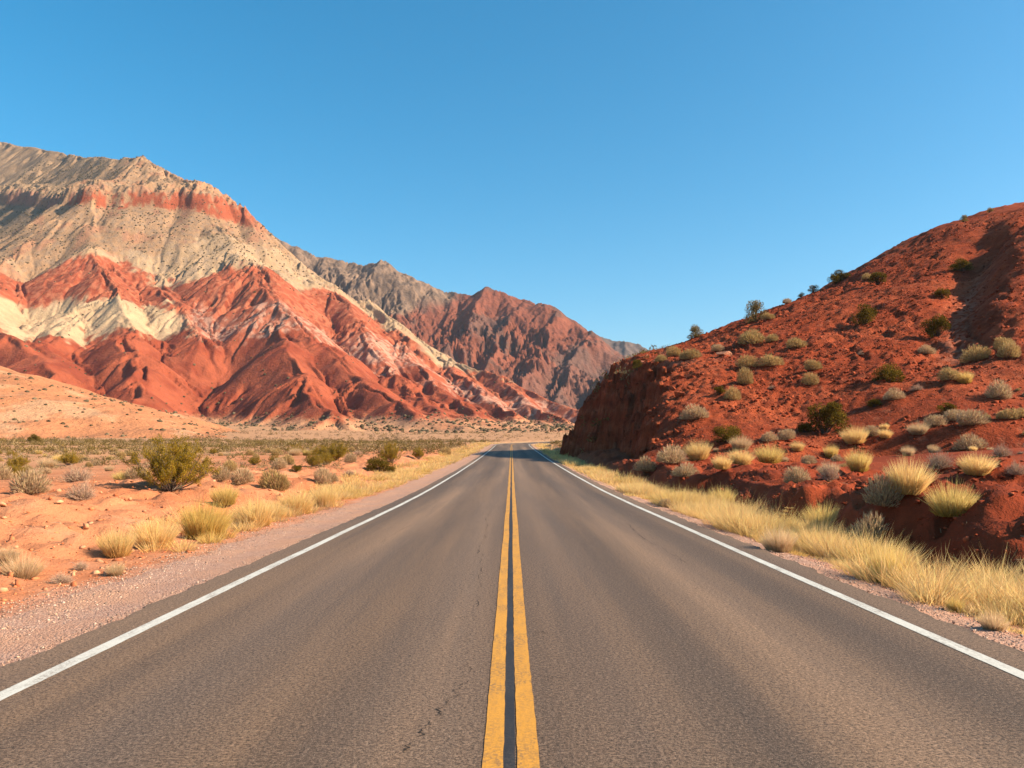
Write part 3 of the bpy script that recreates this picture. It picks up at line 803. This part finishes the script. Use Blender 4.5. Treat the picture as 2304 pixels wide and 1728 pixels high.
HAND = [  # kind, column, row of its foot, width (pixels of the photograph), height/width, label[, group]
# left verge, bank and flat
('C',365,1055,205,.62,'big olive creosote bush standing on top of the orange bank'),
('G',253,1200,92,.78,'straw tuft nearest the camera in the row at the foot of the orange bank'),
('G',335,1183,108,.72,'wide straw tuft between the nearest one and the largest golden tuft'),
('B',440,1163,124,.80,'largest golden grass tuft, round and dense, beside the pink gravel'),
('G',552,1137,108,.58,'low wide straw tuft just past the largest golden tuft'),
('G',642,1110,84,.72,'straw tuft where the continuous strip of roadside grass begins'),
('G',592,1122,60,.7,'small straw tuft squeezed between two wider ones on the verge'),
('G',700,1094,66,.6,'straw tuft on the gravel edge below the grey shrub of the flat'),
('O',486,1090,74,.8,'olive grass tuft on the bank behind the largest golden tuft'),
('X',66,1066,84,.62,'dry greyish shrub on the bank crest, farthest from the road'),
('T',176,1080,72,.78,'leafless grey shrub on the bank edge with its roots laid bare'),
('Y',48,1250,96,.5,'brownish dry clump low on the sand where the bank ends near the camera'),
('T',132,1259,58,.5,'flattened dry shrub at the edge of the gravel'),
('Y',250,1243,52,.58,'small brown dry tuft alone on the gravel edge before the straw row'),
('T',175,1231,38,.6,'tiny pale dry twigs on the sand beside the nearest straw tuft'),
('Y',14,1215,60,.55,'yellowish clump at the foot of the bare orange bank'),
('X',524,1044,52,.7,'grey shrub just beyond the big creosote on the roadside'),
('S',597,1058,82,.6,'spreading grey and yellow shrub on the bank past the big creosote'),
('X',480,1036,46,.6,'grey shrub tucked behind the edge of the big creosote'),
('X',604,1012,34,.7,'small grey shrub on the flat behind the spreading bank shrub'),
('J',640,1019,22,.7,'small dark bush on the orange flat near the roadside'),
('C',38,1010,52,.6,'olive creosote bush far out on the flat at the dune side'),
('J',73,950,26,.75,'dark green round bush alone at the foot of the pale hill'),
('X',5,1036,44,.8,'olive grey bush on the bank crest cut by the picture edge'),
('C',722,994,78,.5,'wide olive creosote clump on the flat midway to the road bend'),
('C',846,998,60,.78,'tall creosote bush near the roadside grass before the bend'),
('C',905,991,28,.9,'small upright creosote bush nearest the grass strip before the bend'),
('J',819,1017,62,.55,'dark olive bush in front of the tall creosote before the bend'),
('J',843,1023,24,.7,'small dark bush touching the foot of the dark olive one'),
('X',697,1044,42,.8,'grey shrub standing on the bank above the grass strip'),
('X',717,1040,27,.8,'thin pale shrub against the side of the grey bank shrub'),
('T',755,1028,34,.5,'flat dry shrub on the bank below the dark olive bush'),
('X',758,999,28,.8,'grey shrub between the wide creosote clump and the tall one'),
('S',962,983,36,.5,'pale shrub by the grass strip closest to the road bend'),
('C',690,985,46,.5,'olive creosote behind the wide clump on the flat'),
('C',640,980,40,.5,'olive creosote at the end of the brush band behind the grey shrub'),
# hill skyline
('K',1634,694,66,.72,'largest bush on the hill skyline, open grey green crown'),
('S',1660,690,34,.5,'pale shrub leaning against the largest skyline bush'),
('K',1504,729,40,.6,'grey green bush on the skyline just above the cliff top'),
('J',1378,799,27,.8,'yellow green bush perched on the lip of the shaded cliff'),
('J',1807,612,44,.68,'dark bush on the skyline midway up the hill'),
('K',1757,631,26,.6,'small grey bush on the skyline below the dark one'),
('K',1731,641,18,.6,'tiny grey bush on the skyline, lower of the pair'),
('K',2082,479,24,.6,'small bush on the highest part of the skyline, lower of two'),
('K',2138,459,14,.7,'tiny bush nearest the summit of the red hill'),
('X',1700,655,22,.5,'low grey shrub on the skyline between the small pair and the largest bush'),
# hill face, dark
('J',1868,700,55,.82,'dark round bush high on the hill face below the midway skyline bush'),
('J',2024,726,55,.9,'dark round bush near the gully on the upper hill face'),
('J',1919,826,72,.66,'two lobed dark bush at the centre of the hill face'),
('J',1783,938,98,.66,'largest dark bush, at the foot of the hill on the bench'),
('J',1738,934,36,.7,'dark low bush joined to the side of the largest one'),
('J',2074,585,40,.72,'olive bush alone high up beside the top of the gully'),
('J',1896,614,38,.62,'dark olive bush a little below the skyline with a pale neighbour'),
('S',1871,604,26,.5,'pale little shrub beside the dark olive bush below the skyline'),
('J',2034,645,40,.62,'dark bush between the highest olive bush and the gully bush'),
('J',1576,956,66,.68,'dark olive bush at the hill foot nearest the cliff'),
('J',2042,893,40,.66,'small very dark bush at the hill foot below the gully mouth'),
# hill face, pale shrubs
('S',1622,742,68,.52,'wide pale shrub on the upper slope just below the largest skyline bush'),
('S',1667,738,28,.55,'little pale shrub at the side of the wide upper one'),
('S',1721,752,48,.56,'pale shrub midway between the wide upper one and the dark round bush'),
('S',1614,793,46,.6,'olive shrub, first of a close pair on the middle slope'),
('S',1667,791,52,.58,'round pale shrub, second of the close pair on the middle slope'),
('S',1758,800,38,.66,'pale dome shaped shrub alone on the middle slope, upper of two'),
('S',1752,832,40,.66,'pale dome shaped shrub below its twin on the middle slope'),
('S',1611,830,44,.78,'pale upright shrub below the close pair'),
('S',1580,865,42,.72,'bright pale shrub, right one of two near the cliff edge'),
('J',1556,851,30,.6,'dark low shrub touching the bright one near the cliff edge'),
('X',1504,905,64,.48,'long grey shrub in front of the cliff edge, low on the slope'),
('S',1492,775,46,.5,'pale green shrub on the shoulder right above the cliff'),
('S',1457,770,42,.5,'brownish shrub in the row along the shoulder above the cliff'),
('S',1429,782,28,.55,'small shrub at the cliff end of the shoulder row'),
('X',1550,758,32,.5,'faded shrub by the boulder on the shoulder'),
('X',1929,864,44,.55,'grey shrub under the two lobed dark bush'),
('J',1888,879,34,.6,'dark small shrub below the grey one in the hill centre'),
('X',2001,766,36,.6,'faint grey shrub under the dark gully bush'),
('S',2112,779,60,.58,'wide pale shrub in the mouth of the gully'),
('S',2181,773,54,.72,'pale domed shrub on the slope across the gully, front one'),
('S',2170,753,42,.6,'pale shrub partly behind the domed one across the gully'),
('S',2051,821,50,.6,'pale shrub with dark shade beside the gully wash'),
('O',2084,828,40,.6,'olive tuft joined to the pale shrub by the wash'),
('X',2160,862,56,.7,'grey wispy shrub below the pale domed ones'),
('T',1981,843,30,.6,'brown leafless shrub between the wash and the hill centre'),
('T',1860,767,18,.6,'tiny brown shrub under the high dark round bush'),
('T',1667,841,20,.6,'tiny brown shrub below the round pale one of the pair'),
# bench row
('Y',1984,938,44,.8,'round cream tuft standing proud in the row at the hill foot'),
('X',2100,918,74,.45,'broad grey shrub in the row at the hill foot below the gully'),
('X',2062,908,44,.6,'grey shrub between the very dark bush and the broad grey one'),
('S',2173,905,54,.5,'pale shrub past the broad grey one in the hill foot row'),
('S',2206,901,42,.5,'pale shrub at the far end of the hill foot row'),
('X',2021,921,44,.6,'dull shrub next to the round cream tuft'),
('G',1912,946,36,.72,'small straw tuft in the hill foot row beside a grey shrub'),
('G',1848,957,64,.58,'bright straw tuft in front of the largest dark bush'),
('X',1883,941,40,.6,'grey shrub behind the bright straw tuft'),
('X',1700,948,46,.5,'grey shrub in the row between the two dark hill foot bushes'),
('X',1660,952,44,.5,'grey green shrub right of the dark olive bush at the hill foot'),
('G',1510,992,74,.5,'broad yellow tuft at the cliff end of the bench'),
('Y',1600,971,54,.7,'cream tuft at the foot of the dark olive bush'),
('O',1662,998,68,.72,'yellow olive grass tuft in the middle of the bench'),
('G',1600,1002,60,.5,'yellow straggling tuft below the cream one on the bench'),
('G',1560,1014,56,.5,'yellow tuft sliding down the bank below the broad one'),
('G',1723,974,36,.6,'short straw tuft between the bench tufts and largest dark bush'),
('O',1796,989,37,.92,'upright olive tuft alone on the bench'),
('O',1856,1017,58,.9,'grey olive rounded tuft on the bank top, upper side'),
('T',1793,1037,56,.8,'leafless pale shrub on the bank slope below the grey olive tuft'),
('X',1908,1092,84,.9,'large grey shrub leaning over the bank with yellow grass behind'),
('G',1962,1066,100,.95,'large yellow tuft rising behind the leaning grey shrub'),
('O',2056,1113,120,.72,'large pale yellow tuft on the bank nearest the camera'),
('G',2110,1023,82,.66,'bright yellow tuft on the bench behind the nearest bank tuft'),
('T',2030,1011,80,.55,'brownish leafless shrub between two yellow tufts on the bench'),
('X',2098,972,58,.55,'grey shrub on the bench in front of the broad hill foot one'),
('T',2163,985,50,.7,'grey bristly shrub beside the bright bench tuft'),
('T',2195,1028,52,.7,'pale bristly shrub at the picture edge on the bench'),
('X',1437,1096,34,.6,'grey shrub on the verge below the shaded cliff'),
# right verge
('Y',1684,1192,82,.62,'olive grey tuft leaning onto the gravel beside the white line'),
('O',1925,1262,112,1.0,'tall olive clump standing in the golden verge grass'),
('X',1884,1172,80,.75,'pale grey shrub at the foot of the bank behind the verge grass'),
('Y',2146,1362,64,.6,'little olive grey tuft on the gravel nearest the camera'),
('O',2063,1322,48,.6,'small olive tuft at the gravel edge of the verge grass'),
('O',1780,1140,96,.7,'olive stand of grass along the back of the verge'),
('O',1560,1095,70,.6,'olive patch of grass in the verge below the bench tufts'),
('X',1395,1020,52,.6,'grey shrub at the dark foot of the cliff'),
('X',1450,1000,70,.6,'grey shrub in the row between cliff foot and broad yellow tuft'),
('X',1480,1030,60,.55,'low grey shrub on the bank below the cliff foot row'),
]
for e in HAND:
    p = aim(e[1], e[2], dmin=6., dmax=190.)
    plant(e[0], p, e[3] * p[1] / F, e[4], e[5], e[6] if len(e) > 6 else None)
PL_ = np.array(placed)

# ------------------------------------------------------------------ scattered shrubs one can still tell apart
def scatter(n, x0, x1, y0, y1, rg, keep):
    out = []
    while len(out) < n:
        m = 400; x, y = rg.uniform(x0, x1, m), np.exp(rg.uniform(np.log(y0), np.log(y1), m))
        ok = rg.uniform(size=m) < keep(x, y)
        for a, b in zip(x[ok], y[ok]):
            if abs(a) > b * .70 + 2: continue
            if len(placed) and (np.hypot(PL_[:, 0] - a, PL_[:, 1] - b) < PL_[:, 2] * .6).any(): continue
            out.append((a, b))
            if len(out) == n: break
    return np.array(out)
rg = np.random.default_rng(91)
flat = scatter(120, -75, -11, 24, 105, rg, lambda x, y: .25 + .75 * sstep(-.2, .3, fbm(x, y, 12, 2, 801)))
for i, (x, y) in enumerate(flat):
    z = float(ground_h(x, y)); kk = 'SXSTOCYS'[i % 8]; w = rg.uniform(.45, 1.25) * (1.5 if kk == 'C' else 1)
    n_ = {'S': 'small pale sage shrub', 'X': 'small grey sage shrub', 'T': 'dry leafless grey shrub', 'O': 'olive bunch of grass', 'Y': 'faded grey bunch of grass', 'C': 'small olive creosote bush'}[kk]
    plant(kk, (x, y, z), w, rg.uniform(.5, .75), n_ + ' scattered over the sandy flat beyond the low orange bank', n_ + 's on the sandy flat')
bench = scatter(34, 9.5, 42, 14, 56, rg, lambda x, y: sstep(46, 50, y + .12 * x) * .5 + .25 * sstep(.1, .5, fbm(x, y, 7, 2, 805)))
for i, (x, y) in enumerate(bench):
    z = float(surf_h(x, y)); kk = 'XYTSXYG'[i % 7]; w = rg.uniform(.35, .95)
    n_ = {'S': 'pale low sage shrub', 'X': 'low grey sage shrub', 'T': 'brown leafless low shrub', 'Y': 'low clump of faded grass', 'G': 'low straw tuft'}[kk]
    plant(kk, (x, y, z), w, rg.uniform(.45, .65), n_ + ' among others on the red bench below the hill', n_ + 's on the red bench')

# ------------------------------------------------------------------ rocks on the broken edge of the cliff
import bmesh
def rock_mesh(seed, col):
    rg = np.random.default_rng(seed); bm = bmesh.new()
    for p in unit(rg.normal(size=(16, 3))) * [.5, .42, .30] * rg.uniform(.75, 1., (16, 1)): bm.verts.new(p)
    r = bmesh.ops.convex_hull(bm, input=bm.verts)
    bmesh.ops.delete(bm, geom=list({e for e in r['geom_interior'] + r['geom_unused'] if isinstance(e, bmesh.types.BMVert)}), context='VERTS')
    bmesh.ops.bevel(bm, geom=bm.edges[:], offset=.018, segments=1, affect='EDGES')
    me = bpy.data.meshes.new('rock'); bm.to_mesh(me); bm.free()
    a = me.color_attributes.new('Col', 'FLOAT_COLOR', 'POINT'); a.data.foreach_set('color', np.tile([*col, 1.], len(me.vertices)).astype(np.float32))
    return me
ROCKS = [rock_mesh(301 + i, (.33, .075, .03)) for i in range(4)]
def rock(name, me, px, py, w, hr, label, group=None):
    p = aim(px, py, 6., 190.); o = obj(name, me, M_HILL, None, (p[0], p[1], p[2] + .05 * w * p[1] / F)); k = w * p[1] / F
    o.scale = (k, k, k * hr / .6); o.rotation_euler = (R_.uniform(-.3, .3), R_.uniform(-.3, .3), R_.uniform(0, 6.28))
    tag(o, label, 'rock', group)
for i, (px, py, w) in enumerate([(1404, 806, 26), (1436, 803, 22), (1468, 818, 30), (1428, 834, 24), (1470, 856, 34), (1452, 842, 20), (1404, 893, 22), (1486, 800, 22), (1506, 812, 18), (1420, 922, 20), (1448, 938, 24), (1362, 1000, 18), (1440, 872, 22), (1490, 840, 18), (1412, 952, 18), (1390, 975, 20), (1525, 790, 16), (1418, 788, 20)]):
    rock('angular_rock', ROCKS[i % 4], px, py, w, .7, 'angular red rock lying along the broken edge of the cliff', 'rocks on the cliff edge')
rock('boulder', rock_mesh(311, (.50, .21, .12)), 1564, 766, 44, .45, 'pale pinkish slab of rock on the shoulder above the cliff')

# ------------------------------------------------------------------ masses nobody could count
def mass(name, P, m, label, cat):
    o = obj(name, P.mesh(name), m); return tag(o, label, cat, None, 'stuff')
# dry grass of the two verges
P = Parts(); rg = np.random.default_rng(95)
def verge_strip(u0, u1, y0, y1, n, hmin, hmax, wid, seed, dens, nb=34):
    y = y0 + (y1 - y0) * rg.uniform(size=n) ** 1.25; f = rg.beta(1.3, 1.5, n); u = u0 + (u1 - u0) * f + np.sign(u0) * .25 * perlin(y * .6, .1, seed)
    keep = rg.uniform(size=n) < dens(y, f) * (.15 + .85 * sstep(-.3, .25, perlin(y * .45, u * .9, seed + 2)))
    y, u, f = y[keep], u[keep], f[keep]
    x = road_x(y) + u; z = ground_h(x, y)
    for a, b, c, g in zip(x, y, z, f):
        t = perlin(a * .5, b * .25, seed + 5); k = max(1., b / 22.)
        cb, ct = (ST_B, ST_T) if t < .18 else ((.60, .36, .10), (.96, .64, .24))
        if rg.uniform() < .15: cb, ct = (.46, .29, .13), (.84, .58, .28)
        hh = (hmin + (hmax - hmin) * rg.uniform() * (.6 + .4 * np.sin(g * np.pi))) * (.85 + 1.1 * perlin(a * .7 + 3, b * .4, seed + 7)) + (rg.uniform() < .06) * .22
        nn = int(nb / k ** .45)
        grass_into(P, nn, .40 * hh + .20 * k ** .6, hh, .95, cb, ct, rg, wid * k ** .8, (a, b, c - .02))
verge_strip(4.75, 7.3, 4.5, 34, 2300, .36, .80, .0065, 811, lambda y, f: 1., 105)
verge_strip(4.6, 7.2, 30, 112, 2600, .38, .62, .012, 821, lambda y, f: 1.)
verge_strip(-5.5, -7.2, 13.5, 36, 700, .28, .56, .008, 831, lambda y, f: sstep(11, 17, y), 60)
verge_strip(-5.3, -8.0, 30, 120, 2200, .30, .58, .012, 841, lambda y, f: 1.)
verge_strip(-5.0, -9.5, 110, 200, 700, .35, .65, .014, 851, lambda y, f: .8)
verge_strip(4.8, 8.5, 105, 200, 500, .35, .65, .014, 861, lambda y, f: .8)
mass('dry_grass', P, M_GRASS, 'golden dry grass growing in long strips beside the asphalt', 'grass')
# dead stalks lying about
P = Parts()
for x0, x1 in ((-20, -5.4), (7, 22)):
    n = 900; y = 7 * (40 / 7) ** rg.uniform(size=n); x = rg.uniform(x0, x1, n); a = rg.uniform(0, 6.28, n)
    vec = np.stack([np.cos(a), np.sin(a), rg.uniform(-.05, .5, n)], 1) * rg.uniform(.06, .3, n)[:, None]
    blades(P, np.stack([x, y, surf_h(x, y) + .012], 1), vec, np.full(n, .009), np.full(n, .15), jit((.26, .17, .11), n, rg, .4), jit((.50, .36, .25), n, rg, .3), rg)
mass('dead_stalks', P, M_TWIG, 'dead twigs and stalks littering the soil on both sides', 'twigs')
# low scrub over the valley floor
P = Parts(); rg = np.random.default_rng(97)
def scrub_zone(n, x0, x1, y0, y1, dens, wr, cols, faces, hr=.55, hfun=surf_h):
    x, y = rg.uniform(x0, x1, n), rg.uniform(y0, y1, n)
    k = (rg.uniform(size=n) < dens(x, y)) & (np.abs(x) < y * .72 + 6)
    x, y = x[k], y[k]; z = hfun(x, y); m = len(x)
    w = rg.uniform(*wr, m); ci = rg.integers(0, len(cols), m); cc = np.array(cols)
    scrub_into(P, np.stack([x, y, z - .03], 1), w, w * hr * rg.uniform(.7, 1.2, m), cc[ci] * .8, cc[ci] * 1.2, faces, rg)
MSC = [(.15, .11, .06), (.19, .14, .08), (.12, .09, .05), (.24, .18, .105)]
OLV = [(.17, .115, .030), (.25, .165, .050), (.31, .21, .095), (.21, .135, .045), (.40, .28, .14)]
GRY = [(.30, .22, .13), (.22, .16, .09), (.38, .28, .16), (.20, .145, .06)]
road_clear = lambda x, y: (np.abs(x - road_x(y)) > 8.5) * 1.
scrub_zone(11000, -190, 60, 88, 215, lambda x, y: road_clear(x, y) * (.45 + .55 * sstep(-.3, .3, fbm(x, y, 18, 3, 871))) * (x < 10 + .1 * y), (.6, 1.7), OLV, 40, .62)
scrub_zone(2400, -75, -10, 40, 100, lambda x, y: .25 + .6 * sstep(.0, .4, fbm(x, y, 9, 3, 875)), (.3, .9), OLV + GRY, 40, .5)
scrub_zone(7000, -300, 90, 205, 372, lambda x, y: road_clear(x, y) * (.12 + .6 * sstep(.05, .5, fbm(x, y, 30, 3, 879))), (.8, 2.2), MSC + OLV[:2] + GRY[1:2], 24, .62)
scrub_zone(500, -30, -8, 12, 60, lambda x, y: .6 * sstep(11, 16, -x), (.12, .4), GRY, 30, .6)
mass('desert_scrub', P, M_LEAF, 'low olive and grey scrub spread over the valley floor', 'scrub')
# scrub on the mountain and the pale hill
P = Parts()
def bilin(xs, ys, H):
    def f(x, y):
        i = np.clip(np.searchsorted(xs, x) - 1, 0, len(xs) - 2); j = np.clip(np.searchsorted(ys, y) - 1, 0, len(ys) - 2)
        a, b = (x - xs[i]) / (xs[i + 1] - xs[i]), (y - ys[j]) / (ys[j + 1] - ys[j])
        return (H[j, i] * (1 - a) + H[j, i + 1] * a) * (1 - b) + (H[j + 1, i] * (1 - a) + H[j + 1, i + 1] * a) * b
    return f
hm, ab, b3f = bilin(mx, my, MTN[2]), bilin(mx, my, MTN[2] - MTN[3]), bilin(mx, my, MTN[4])
def mdens(x, y):
    z = hm(x, y); up = sstep(0, 12, z - b3f(x, y)); lowf = 1 - sstep(3, 12, ab(x, y))
    return np.clip(.75 * up * (.4 + .6 * sstep(-.3, .2, fbm(x, y, 40, 3, 885))) + .35 * lowf + .03, 0, 1)
def domes(n, x0, x1, y0, y1, dens, wr, cols, hfun, hr=.55):
    x, y = rg.uniform(x0, x1, n), rg.uniform(y0, y1, n); k = (rg.uniform(size=n) < dens(x, y)) & (np.abs(x) < y * .75)
    x, y = x[k], y[k]; z = hfun(x, y); m = len(x); w = wr[0] + (wr[1] - wr[0]) * rg.uniform(size=m) ** 2
    an = np.linspace(0, 2 * np.pi, 7)[:6][None] + rg.uniform(0, 1, (m, 1))
    def ring(r, zz): return np.stack([x[:, None] + np.cos(an) * r * w[:, None] * rg.uniform(.7, 1.25, (m, 6)), y[:, None] + np.sin(an) * r * w[:, None] * rg.uniform(.7, 1.25, (m, 6)), z[:, None] + zz * w[:, None] * rg.uniform(.7, 1.3, (m, 6))], -1)
    V = np.concatenate([ring(.42, -.15), ring(.5, .22), np.stack([x, y, z + hr * w], -1)[:, None]], 1)
    T = []
    for i in range(6):
        j = (i + 1) % 6; T += [[i, j, 6 + j], [i, 6 + j, 6 + i], [6 + i, 6 + j, 12]]
    cc = np.array(cols)[rg.integers(0, len(cols), m)]
    P.add(V, np.arange(m)[:, None, None] * 13 + np.array(T)[None], np.clip(cc[:, None] * (1 + .3 * rg.normal(size=(m, 13, 1))), .01, .9))
domes(80000, -900, 60, 350, 1500, mdens, (.8, 2.9), MSC, hm)
domes(7000, -420, 90, 345, 520, lambda x, y: .35 * (1 - sstep(4, 14, ab(x, y))), (.5, 1.5), MSC[1:2] + MSC[3:], hm, .45)
domes(900, -330, -75, 225, 345, lambda x, y: np.full(np.shape(x), .7), (.7, 2.0), MSC, bilin(px_, py_, e_pale), .45)
scrub_zone(300, -330, -75, 225, 345, lambda x, y: np.full(np.shape(x), .8), (.9, 2.0), MSC[:2] + [(.14, .10, .03)], 26, .6, bilin(px_, py_, e_pale))
mass('mountain_scrub', P, M_LEAF, 'dark specks of scrub dotted over the banded mountain slopes', 'scrub')
# stones
ICO_V = []
ph = (1 + 5 ** .5) / 2
for a in (-1, 1):
    for b in (-ph, ph): ICO_V += [(0, a, b), (a, b, 0), (b, 0, a)]
ICO_V = unit(np.array(ICO_V, float))
ICO_F = np.array([(i, j, k) for i in range(12) for j in range(i + 1, 12) for k in range(j + 1, 12)
                  if max(np.linalg.norm(ICO_V[i] - ICO_V[j]), np.linalg.norm(ICO_V[j] - ICO_V[k]), np.linalg.norm(ICO_V[i] - ICO_V[k])) < 1.1])
def fix(f):
    a, b, c = ICO_V[f]
    return f if np.dot(np.cross(b - a, c - a), a + b + c) > 0 else f[::-1]
ICO_F = np.array([fix(f) for f in ICO_F])
def stones_into(P, x, y, z, size, cols, sink=.25):
    n = len(x)
    V = ICO_V[None] * (1 + .28 * rg.normal(size=(n, 12, 1))) * (size[:, None, None] * .5 * rg.uniform(.6, 1.3, (n, 1, 3)) * [1, 1, .75])
    a = rg.uniform(0, 6.28, n); c, s = np.cos(a)[:, None], np.sin(a)[:, None]
    V = np.stack([V[..., 0] * c - V[..., 1] * s, V[..., 0] * s + V[..., 1] * c, V[..., 2]], -1)
    V = V + np.stack([x, y, z + size * (.32 - sink)], 1)[:, None]
    cc = np.array(cols)[rg.integers(0, len(cols), n)] * (1 + .12 * rg.normal(size=(n, 1)))
    P.add(V, np.arange(n)[:, None, None] * 12 + ICO_F[None], np.repeat(np.clip(cc, .01, .9)[:, None], 12, 1))
def size_law(n, a, b, p=2.2):
    q = rg.uniform(size=n); e = 1 - p
    return (a ** e + q * (b ** e - a ** e)) ** (1 / e)
P = Parts(); rg = np.random.default_rng(99)
n = 60000; x, y = rg.uniform(7, 75, n), rg.uniform(48, 125, n)
k = (x < y * .72) & (hill_h(x, y) > ground_h(x, y) - .1) & (rg.uniform(size=n) < .25 + .75 * sstep(-.2, .4, fbm(x, y, 6, 3, 891)))
x, y = x[k], y[k]
stones_into(P, x, y, hill_h(x, y), size_law(len(x), .07, .42, 2.6), [(.29, .055, .02), (.21, .038, .014), (.33, .07, .028)])
mass('rubble', P, M_STONE, 'red clods and stones strewn over the face of the red hill', 'rubble')
P = Parts()
for (n, x0, x1, y0, y1, a, b, cols) in (
        (9000, 7.0, 24, 9, 56, .02, .22, [(.29, .053, .019), (.21, .038, .014), (.34, .075, .03)]),
        (15000, -22, -5.4, 6, 45, .012, .15, [(.52, .17, .07), (.42, .13, .055), (.56, .26, .135)])):
    y = y0 * (y1 / y0) ** rg.uniform(size=n); x = rg.uniform(x0, x1, n); x = np.sign(x0) * (np.abs(x0 if x0 > 0 else x1) + (np.abs(x) - np.abs(x0 if x0 > 0 else x1)) * rg.uniform(.2, 1, n))
    k = np.abs(x) < y * .72 + 1; x, y = x[k], y[k]
    stones_into(P, x, y, surf_h(x, y), size_law(len(x), a, b, 2.5), cols)
mass('clods', P, M_STONE, 'small clods and pebbles lying on the banks beside the road', 'pebbles')
P = Parts()
for (n, u0, u1) in ((17000, -3.80, -5.6), (8000, 4.12, 5.0)):
    y = 3.5 * (26 / 3.5) ** rg.uniform(size=n); u = u0 + (u1 - u0) * rg.beta(1.3, 1.2, n); x = road_x(y) + u
    z = np.where(np.abs(u) < np.abs(u0) + .25, road_z(y) - .02, ground_h(x, y) + .004)
    stones_into(P, x, y, z, size_law(n, .008, .030, 2.3), [(.46, .28, .20), (.54, .38, .28), (.32, .19, .135), (.48, .28, .18), (.22, .15, .11)], .15)
mass('gravel_stones', P, M_STONE, 'loose pinkish gravel along both edges of the asphalt', 'gravel')


# ------------------------------------------------------------------ air
t = NT('air'); t.t.links.new(t.n('ShaderNodeVolumePrincipled', i={'Color': c4(.72, .84, 1.), 'Density': .00005, 'Anisotropy': .2}).outputs[0], t.out.inputs['Volume'])
hb = np.array([(x, y, z) for z in (-3., 680.) for y in (-60., 6600.) for x in (-4100., 4100.)])
haze = obj('haze', mesh_np('haze', hb, np.array([[0, 2, 3, 1], [4, 5, 7, 6], [0, 1, 5, 4], [2, 6, 7, 3], [0, 4, 6, 2], [1, 3, 7, 5]]), smooth=False), t.m)
tag(haze, kind='stuff')

# ------------------------------------------------------------------ camera, light, sky
cam = bpy.data.cameras.new('camera'); co = bpy.data.objects.new('camera', cam); COL.objects.link(co)
co.location = (0, 0, CAMZ); co.rotation_euler = (math.radians(90), 0, 0)
cam.sensor_width = 36; cam.lens = 36 * F / 2212
cam.shift_x = -(CX - 1106) / 2212; cam.shift_y = (YH - 829.5) / 2212
cam.clip_start = .05; cam.clip_end = 12000
SC.camera = co
sun = bpy.data.lights.new('sun', 'SUN'); so = bpy.data.objects.new('sun', sun); COL.objects.link(so)
sun.energy = 5.0; sun.angle = math.radians(.53); sun.color = (1., .87, .66)
az, el = math.radians(SUN_AZ), math.radians(SUN_EL)
from mathutils import Vector
to_sun = Vector((math.sin(az) * math.cos(el), math.cos(az) * math.cos(el), math.sin(el)))
so.rotation_euler = to_sun.to_track_quat('Z', 'Y').to_euler()
wd = bpy.data.worlds.new('World'); SC.world = wd; wd.use_nodes = True
nt = wd.node_tree; nt.nodes.clear()
sky = nt.nodes.new('ShaderNodeTexSky'); sky.sky_type = 'NISHITA'; sky.sun_disc = False
sky.sun_elevation = el; sky.sun_rotation = az; sky.altitude = 300; sky.air_density = 1.0; sky.dust_density = 1.5; sky.ozone_density = 3.0
bg = nt.nodes.new('ShaderNodeBackground'); bg.inputs['Strength'].default_value = .085
wo = nt.nodes.new('ShaderNodeOutputWorld')
hs = nt.nodes.new('ShaderNodeHueSaturation'); hs.inputs['Saturation'].default_value = 1.40; hs.inputs['Value'].default_value = 1.25; hs.inputs['Hue'].default_value = .482
nt.links.new(sky.outputs[0], hs.inputs['Color']); nt.links.new(hs.outputs[0], bg.inputs[0]); nt.links.new(bg.outputs[0], wo.inputs[0])
SC.view_settings.view_transform = 'Standard'; SC.view_settings.look = 'None'
SC.view_settings.exposure = .97; SC.view_settings.gamma = 1
SC.cycles.max_bounces = 4; SC.cycles.diffuse_bounces = 1; SC.cycles.transmission_bounces = 3; SC.cycles.transparent_max_bounces = 4
SC.cycles.use_denoising = True; SC.cycles.denoiser = 'OPENIMAGEDENOISE'; SC.cycles.denoising_prefilter = 'ACCURATE'; SC.cycles.denoising_input_passes = 'RGB_ALBEDO_NORMAL'
print('script', round(time.time() - T0, 1))
